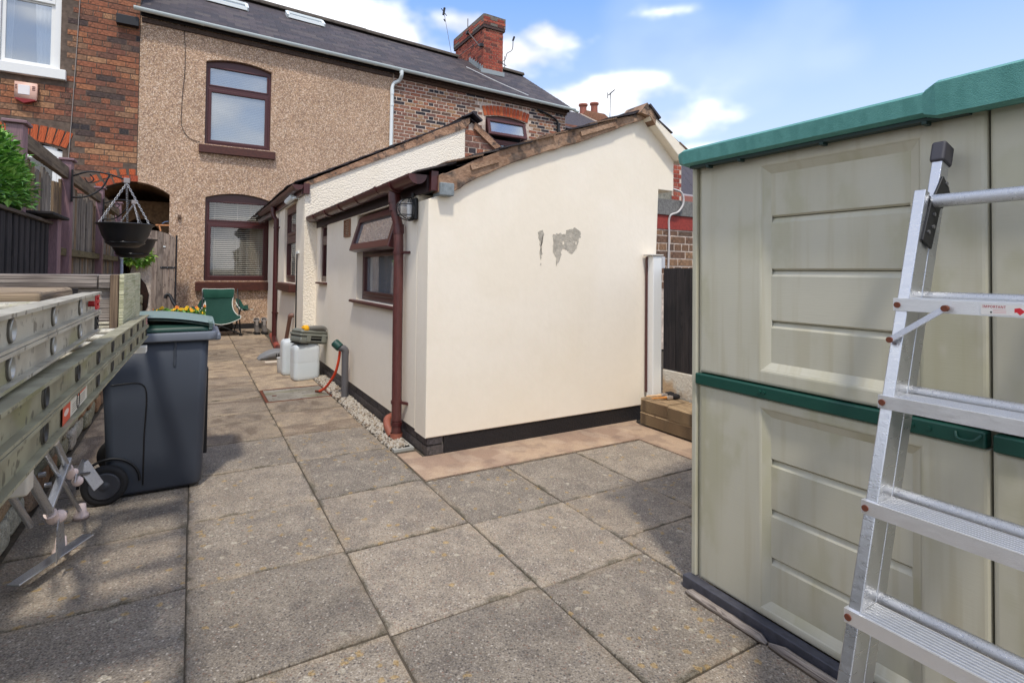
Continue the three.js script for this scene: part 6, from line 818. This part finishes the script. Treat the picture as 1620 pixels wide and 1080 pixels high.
// ---------------------------------------------------------------- along the outhouse wall
{
  const jug = (label, x, z, w, d, h, turn, level) => {
    const t = thing('water_container', label, 'container', [x, 0, z], 'translucent plastic water containers'); t.rotation.y = turn; const g = [0, 0, 0]; base0.set(t, g);
    part('body', loft([[0.88, 0.0], [0.97, 0.015], [1, 0.05], [1, h * 0.45], [0.985, h * 0.46], [0.985, h * 0.5], [1, h * 0.51], [1, h * 0.8], [0.97, h * 0.9], [0.84, h * 0.955], [0.6, h * 0.965]].map(([k, y]) => rrect(w * k, d * k, 0.05 * k, 6).map(([a, b]) => [a, y, b]))), jugPlastic, t);
    part('liquid', loft([[0.84, 0.008], [0.95, 0.03], [0.97, level]].map(([k, y]) => rrect(w * k, d * k, 0.045, 6).map(([a, b]) => [a, y, b]))), jugWater, t);
    part('handle', [rbox(-w * 0.3, w * 0.3, h * 0.95, h * 0.985, -0.018, 0.018, 0.012), rbox(-w * 0.3, -w * 0.2, h * 0.9, h * 0.96, -0.018, 0.018, 0.008)], jugPlastic, t); part('cap', lathe([[0.028, 0], [0.028, 0.03], [0, 0.032]], 16).translate(w * 0.28, h * 0.955, d * 0.2), whitePVC, t); return t;
  };
  jug('front translucent white water container half full, carrying the toolbox', 1.135, -6.62, 0.29, 0.24, 0.42, 0.08, 0.17); jug('rear translucent water container behind the half full one, nearer the house', 1.06, -7.02, 0.26, 0.24, 0.43, 0.0, 0.12);
  const pt = thing('plastic_pot', 'small whitish plastic pot beside the rear water container', 'pot', [0.98, 0, -7.25]); part('pot', lathe([[0, 0], [0.055, 0], [0.06, 0.17], [0.066, 0.175], [0.062, 0.18], [0.055, 0.17], [0.05, 0.01]], 20).translate(0.965, 0.0, -7.18), plain(206, 206, 204, 0.6), pt);
  const tb = thing('tool_case', 'grey green plastic tool case tilted on the water containers against the wall', 'tool case', [1.17, 0.41, -6.62]); tb.rotation.set(0.0, 0.32, -0.13); base0.set(tb, [0, 0, 0]);
  const tg = plain(124, 126, 116, 0.5), tg2 = plain(108, 110, 102, 0.5);
  part('lower_half', loft([[0.9, 0.0], [1, 0.012], [1, 0.085]].map(([k, y]) => rrect(0.34 * k, 0.25 * k, 0.02).map(([a, b]) => [a, y, b]))), tg2, tb); part('lip', loft([[1.05, 0.085], [1.06, 0.09], [1.06, 0.108], [1.04, 0.112]].map(([k, y]) => rrect(0.34 * k, 0.25 * k, 0.022).map(([a, b]) => [a, y, b]))), tg, tb);
  part('lid', loft([[1, 0.112], [0.97, 0.14], [0.86, 0.158], [0.8, 0.16]].map(([k, y]) => rrect(0.34 * k, 0.25 * k, 0.03).map(([a, b]) => [a, y, b]))), tg, tb); part('latch', [-0.075, 0.11].map((x) => rbox(x - 0.025, x + 0.025, 0.02, 0.105, 0.124, 0.138, 0.005)), tg, tb); part('handle', [rbox(-0.05, 0.085, 0.02, 0.035, 0.13, 0.14, 0.004), rbox(-0.05, 0.085, 0.06, 0.07, 0.126, 0.134, 0.003)], tg2, tb); part('handle_recess', box(-0.05, 0.085, 0.015, 0.085, 0.124, 0.127), dark, tb); part('foot', box(-0.17, -0.06, -0.012, 0.0, -0.1, 0.11), black, tb);
  const to = thing('torch', 'grey torch with a yellow head lying on the tool case', 'torch', [1.18, 0.585, -6.55]); part('body', tube([[1.15, 0.588, -6.52], [1.24, 0.588, -6.53], [1.32, 0.578, -6.56], [1.345, 0.555, -6.57]], 0.028, 20, 14), plain(112, 110, 104, 0.5), to); part('head', frameTo(lathe([[0, 0], [0.036, 0], [0.04, 0.012], [0.038, 0.045], [0.03, 0.06], [0, 0.06]], 18).rotateX(Math.PI / 2), [1.09, 0.588, -6.51], [1.15, 0.588, -6.52]), plain(246, 180, 20, 0.45), to); part('switch_tooth', [[0.012, 0.03], [0.012, -0.025], [-0.03, 0]].map(([dy, dz]) => rbox(1.075, 1.10, 0.583 + dy, 0.597 + dy, -6.515 + dz, -6.5 + dz, 0.004)), plain(246, 180, 20, 0.45), to);
  const sp = thing('standpipe', 'grey plastic standpipe with an angled elbow and dark green cap rising from the gravel', 'pipe', [1.30, 0, -5.4]); const gp = plain(96, 94, 96, 0.55);
  part('pipe', rod([1.30, -0.02, -5.40], [1.30, 0.46, -5.41], 0.033), gp, sp); part('elbow', tube([[1.30, 0.43, -5.41], [1.302, 0.465, -5.412], [1.285, 0.488, -5.415], [1.262, 0.496, -5.42], [1.245, 0.503, -5.43]], 0.034, 24, 14), gp, sp); part('cap', frameTo(lathe([[0, 0], [0.04, 0], [0.042, 0.01], [0.042, 0.075], [0.034, 0.085], [0, 0.085]], 18).rotateX(Math.PI / 2), [1.255, 0.497, -5.42], [1.215, 0.54, -5.45]), plain(26, 70, 62, 0.5), sp);
  const ho = thing('orange_hose', 'orange hose curving down from the standpipe to the inspection cover', 'hose', [1.18, 0, -5.6]); part('hose', tube([[1.255, 0.47, -5.43], [1.25, 0.38, -5.45], [1.232, 0.25, -5.50], [1.195, 0.13, -5.60], [1.165, 0.055, -5.70], [1.14, 0.02, -5.78]], 0.013, 40, 10), hoseOrange, ho); part('nozzle', rod([1.14, 0.02, -5.78], [1.11, 0.012, -5.83], 0.011), rust, ho);
  const wd = thing('drain_guard', 'grey plastic wedge shaped drain guard with slots at the foot of the brown waste pipe', 'drain guard', [1.0, 0, -8.3]); part('wedge', loft([[0.80, 0.012, 0.11], [0.84, 0.055, 0.13], [0.93, 0.10, 0.15], [1.02, 0.125, 0.15], [1.13, 0.12, 0.15]].map(([x, h, d]) => [[x, 0, -8.33 + d], [x, h * 0.8, -8.33 + d], [x, h, -8.33 + d - 0.02], [x, h, -8.33 - d + 0.02], [x, h * 0.8, -8.33 - d], [x, 0, -8.33 - d]])), plain(132, 134, 136, 0.6), wd); part('slot', [0, 1, 2, 3].map((k) => box(1.02 + k * 0.028, 1.03 + k * 0.028, 0.03, 0.085, -8.182, -8.176)), dark, wd);
  const pd = thing('plastic_strip', 'flat white strip lying on the paving by the drain guard', 'strip', [1.0, 0, -8.0]); part('strip', rbox(0.86, 1.12, 0.002, 0.012, -8.04, -7.93, 0.003), plain(214, 202, 184, 0.7), pd);
}
// ---------------------------------------------------------------- plastic shed on the right
{
  const X = 1.76, t = thing('plastic_shed', 'beige green plastic garden shed with streaked panelled doors and a teal roof edge', 'shed', [2.5, 0, -0.3]);
  const o = { bevelEnabled: true, bevelThickness: 0.010, bevelSize: 0.012, bevelOffset: -0.012, bevelSegments: 3 };
  part('wall', [ubox(1.80, 3.4, 0.05, 1.66, -1.50, 1.2)], shedPlastic, t);
  part('corner_post', uvm(rbox(X - 0.012, 1.86, 0.05, 1.70, -1.525, -1.502, 0.006)), shedPlastic, t); part('corner_strip', uvm(rbox(X + 0.004, X + 0.03, 0.05, 1.70, -1.500, -1.488, 0.003)), shedPlastic, t);
  for (const [zf, zn, name] of [[-1.486, -0.574, 'left_door'], [-0.569, 0.36, 'right_door']]) for (const [y0, y1, p0, p1, grooves] of [[0.052, 0.812, 0.086, 0.772, [0.258, 0.425, 0.60]], [0.862, 1.695, 0.918, 1.634, [1.086, 1.268, 1.456]]]) {
    const a = zf + (zf < -1 ? 0.275 : 0.16), b = zn - 0.155, s = hole(shape([[zf, y0], [zn, y0], [zn, y1], [zf, y1]]), [[a, p0], [b, p0], [b, p1], [a, p1]]);
    const d = part('door_panel', uvm(extX(s, X, X + 0.03, o), '', rr(0, 3), rr(0, 3)), shedPlastic, t);
    const ys = [p0, ...grooves, p1]; for (let k = 0; k < 4; k++) { const q = k ? 0 : -0.01, r = k < 3 ? 0 : 0.01; part('panel_board', uvm(extZ(shape([[X + 0.03, ys[k] + q], [X + 0.016, ys[k] + q], [X + 0.008, ys[k] + q + 0.006], [X + 0.008, ys[k + 1] + r - 0.022], [X + 0.020, ys[k + 1] + r - 0.003], [X + 0.03, ys[k + 1] + r]]), a - 0.008, b + 0.008), '', rr(0, 3), rr(0, 3)), shedPlastic, d); }
    { const e = 0.026, O = [[a - 0.002, p0 - 0.002], [b + 0.002, p0 - 0.002], [b + 0.002, p1 + 0.002], [a - 0.002, p1 + 0.002]], I = [[a + e, p0 + e], [b - e, p0 + e], [b - e, p1 - e], [a + e, p1 - e]], pos = [], xo = X - 0.006, xi = X + 0.0095; for (let k = 0; k < 4; k++) { const n = (k + 1) % 4, A = [xo, O[k][1], O[k][0]], B = [xo, O[n][1], O[n][0]], C = [xi, I[n][1], I[n][0]], D = [xi, I[k][1], I[k][0]]; for (const p of [A, B, C, A, C, D]) pos.push(...p); } const g = new THREE.BufferGeometry(); g.setAttribute('position', new THREE.Float32BufferAttribute(pos, 3)); g.setAttribute('uv', new THREE.Float32BufferAttribute(new Float32Array(pos.length / 3 * 2), 2)); g.computeVertexNormals(); part('panel_moulding', uvm(g), shedPlastic, d); }
    if (zf < -1) part('pilaster', uvm(rbox(X - 0.008, X + 0.012, y0 + 0.006, y1 - 0.004, -1.338, -1.318, 0.006)), shedPlastic, d);
    part('seam', box(X + 0.012, X + 0.018, y0, y1, zn, zn + 0.005), black, t);
  }
  const st = part('band', [rbox(X - 0.022, X + 0.02, 0.814, 0.858, -1.50, -0.578, 0.006), rbox(X - 0.022, X + 0.02, 0.812, 0.856, -0.564, 0.36, 0.006)], darkGreen, t, 'dark green band between the door panels');
  part('stud', [[-1.212], [-1.196], [-0.74], [-0.7]].map(([z]) => rod([X - 0.027, 0.838, z], [X - 0.02, 0.838, z], 0.006)), darkGreen, st); part('latch', [tube([[X - 0.024, 0.845, -0.64], [X - 0.034, 0.832, -0.632], [X - 0.034, 0.832, -0.60], [X - 0.024, 0.848, -0.585]], 0.004, 16, 6)], darkGreen, st);
  part('roof', [uvm(loft([[[1.70, 1.70, -1.54], [1.70, 1.70, 1.3], [1.70, 1.735, 1.3], [1.70, 1.735, -1.54]], [[2.55, 1.9, -1.54], [2.55, 1.9, 1.3], [2.55, 1.96, 1.3], [2.55, 1.96, -1.54]], [[3.45, 1.66, -1.54], [3.45, 1.66, 1.3], [3.45, 1.72, 1.3], [3.45, 1.72, -1.54]]]))], teal, t);
  part('roof_edge', uvm(flat(loft([[-1.545, 0.012, 0], [-1.515, 0, 0], [-0.70, 0, 0], [-0.672, 0.0, 0]].map(([z, i]) => [[1.70, 1.682 + i, z], [1.682 + i, 1.690 + i, z], [1.676 + i, 1.738 - i, z], [1.69, 1.748 - i, z], [1.78, 1.758, z], [1.78, 1.685, z]])))), teal, t);
  part('roof_edge', uvm(flat(loft([[-0.686, 0.0], [-0.655, 0.018], [0.6, 0.018], [1.3, 0.018]].map(([z, e]) => [[1.70, 1.680 - e * 0.5, z], [1.682 - e * 0.4, 1.686 - e * 0.6, z], [1.676 - e * 0.5, 1.74 + e, z], [1.69, 1.752 + e, z], [1.78, 1.764 + e, z], [1.78, 1.684, z]])))), teal, t, 'deeper section of the teal roof edge');
  part('gutter_lip', [box(1.705, 1.74, 1.672, 1.684, -1.50, -0.60), ...[-1.42, -1.28, -0.98, -0.70].map((z) => rbox(1.70, 1.73, 1.662, 1.674, z, z + 0.014, 0.003))], plain(24, 50, 46, 0.6), t);
  part('base_rail', uvm(rbox(X - 0.045, X - 0.004, 0.0, 0.05, -1.54, 1.2, 0.005)), std({ color: S(82, 82, 90), map: sized(grain, 0.3), roughness: 0.6 }), t);
  const edge = (lab, z0, z1, h) => { const e = thing('edging_timber', lab, 'timber', [1.69, 0, (z0 + z1) / 2], 'rotting timbers along the shed base'); const n = 16; part('timber', uvm(loft(Array.from({ length: n }, (_, k) => { const z = mix(z0, z1, k / (n - 1)), q = 1 - 0.5 * (k === 0 || k === n - 1), w = (0.013 + 0.003 * hash(k, 3, h * 100 | 0)) * q, hh = (h - 0.006 + 0.003 * hash(k, 5, 8)) * q; return [[1.695 - w, 0.002, z], [1.695 - w * 1.1, hh * 0.6, z], [1.695 - w * 0.4, hh, z], [1.695 + w * 0.6, hh * 0.95, z], [1.695 + w, hh * 0.5, z], [1.695 + w, 0.002, z]]; })), 'z'), greyWood, e); };
  edge('far weathered timber offcut lying along the dark shed base', -1.50, -1.155, 0.03); edge('near split timber offcut lying along the dark shed base', -1.145, -0.35, 0.034);
}
// ---------------------------------------------------------------- aluminium stepladder leaning on the shed
{
  const zl = -0.65, zr = -0.27, sl = 0.327, xAt = (y) => 1.083 + sl * y, U = V([sl, 1, 0]).normalize().toArray(), W = [U[1], -U[0], 0];   // W points into the shed, across the ladder
  const t = thing('stepladder', 'folded aluminium stepladder leaning on the shed, flat treads in front of round rungs', 'stepladder', [1.3, 0, -0.46]);
  const P = (y, w, z) => [xAt(y) + W[0] * w, y + W[1] * w, z];
  for (const [z, s] of [[zl, 1], [zr, -1]]) {
    part('front_stile', uvm(rbar(P(0.01, 0.012, z + s * 0.004), P(1.468, 0.012, z + s * 0.004), 0.026, 0.024, W, 0.003)), alloy, t); part('front_web', uvm(bar(P(0.01, 0.042, z + s * 0.012), P(1.462, 0.042, z + s * 0.012), 0.006, 0.036, W)), alloy, t); part('front_lip', uvm(bar(P(0.01, 0.06, z + s * 0.004), P(1.462, 0.06, z + s * 0.004), 0.02, 0.006, W)), alloy, t);
    part('rear_stile', uvm(rbar(P(0.02, 0.088, z + s * 0.002), P(1.60, 0.088, z + s * 0.002), 0.024, 0.042, W, 0.003)), alloy, t); part('rubber_cap', rbar(P(1.57, 0.088, z + s * 0.002), P(1.625, 0.088, z + s * 0.002), 0.034, 0.054, W, 0.008), plain(58, 56, 62, 0.55), t);
    part('hinge', [rbar(P(1.34, 0.035, z + s * 0.02), P(1.45, 0.05, z + s * 0.02), 0.006, 0.05, W, 0.002), rbar(P(1.43, 0.045, z + s * 0.02), P(1.52, 0.085, z + s * 0.02), 0.007, 0.045, W, 0.003), rbar(P(1.46, 0.075, z + s * 0.02), P(1.50, 0.115, z + s * 0.02), 0.007, 0.03, W, 0.003)], black, t); part('rivet', [[1.37, 0.03], [1.39, 0.05], [1.42, 0.045], [1.515, 0.085]].map(([y, w]) => { const p = P(y, w, z + s * 0.022); return rod(p, [p[0], p[1], p[2] + s * 0.004], 0.005); }), steel, t);
    part('foot', rbar(P(0.0, 0.03, z), P(0.035, 0.03, z), 0.036, 0.07, W, 0.006), rubber, t);
  }
  const ys = [0.07, 0.297, 0.525, 0.745, 0.973, 1.198];
  ys.forEach((y, i) => {
    const x = xAt(y) - 0.012, s = shape([[x, y], [x, y - 0.03], [x + 0.003, y - 0.03], [x + 0.003, y - 0.004], [x + 0.078, y - 0.004], [x + 0.078, y - 0.018], [x + 0.081, y - 0.018], [x + 0.081, y]]);
    const tr = part('tread', uvm(extrude(s, zr - zl + 0.03).translate(0, 0, zl - 0.012)), std({ color: new THREE.Color(0.80, 0.80, 0.80), metalness: 0.75, roughness: 0.5, roughnessMap: sized(alloyRough, 0.2), bumpMap: sized(fine, 0.06), bumpScale: 0.0004 }), t);
    part('tread_rib', Array.from({ length: 7 }, (_, k) => box(x + 0.008 + k * 0.0105, x + 0.012 + k * 0.0105, y, y + 0.0012, zl + 0.016, zr)), alloy, tr); part('bolt', [rod([x - 0.003, y - 0.016, zl - 0.003], [x, y - 0.016, zl - 0.003], 0.007), rod([x - 0.003, y - 0.016, zr + 0.008], [x, y - 0.016, zr + 0.008], 0.007)], rust, tr);
    const q = P(y + 0.03, 0.088, zl + 0.01); part('rung', rod(q, [q[0], q[1], zr - 0.01], 0.0135, 0.0135, 18), alloy, t);
  });
  { const a = P(1.452, 0.04, zl + 0.02); part('top_bar', rod(a, [a[0], a[1], zr - 0.02], 0.0165, 0.0165, 18), alloy, t); }
  part('brace', [rbar([xAt(1.105) - 0.014, 1.10, zl - 0.004], [xAt(1.185) - 0.02, 1.18, zl + 0.098], 0.014, 0.004, [-1, 0.3, 0], 0.002)], alloy, t); part('brace_bolt', [rod([xAt(1.105) - 0.02, 1.10, zl - 0.004], [xAt(1.105) - 0.012, 1.10, zl - 0.004], 0.007), rod([xAt(1.185) - 0.026, 1.18, zl + 0.098], [xAt(1.185) - 0.016, 1.18, zl + 0.098], 0.007)], rust, t);
  const c = document.createElement('canvas'); c.width = 512; c.height = 128; const g = c.getContext('2d'); g.fillStyle = '#d6d2cc'; g.fillRect(0, 0, 512, 128); g.fillStyle = '#9a2430'; g.font = 'bold 46px sans-serif'; g.fillText('IMPORTANT', 20, 44); g.fillStyle = '#c88'; for (let i = 0; i < 3; i++) g.fillRect(140, 62 + i * 18, 150, 5); g.fillStyle = '#c8202c'; g.beginPath(); g.moveTo(380, 40); g.lineTo(440, 28); g.lineTo(496, 72); g.lineTo(440, 116); g.lineTo(404, 84); g.lineTo(380, 90); g.closePath(); g.fill(); g.fillStyle = '#1a1a1a'; g.beginPath(); g.arc(120, 96, 12, 0, 7); g.fill();
  const ct = new THREE.CanvasTexture(c); ct.colorSpace = THREE.SRGBColorSpace; const y = 1.198; part('sticker', new THREE.PlaneGeometry(0.075, 0.022).rotateY(-Math.PI / 2).translate(xAt(y) - 0.0132, y - 0.016, -0.455), std({ map: ct, roughness: 0.5 }), t, 'worn red warning sticker on the top tread');
}
scene.traverse((o) => { if (o.isMesh) { o.castShadow = true; o.receiveShadow = true; } });
renderer.render(scene, camera);
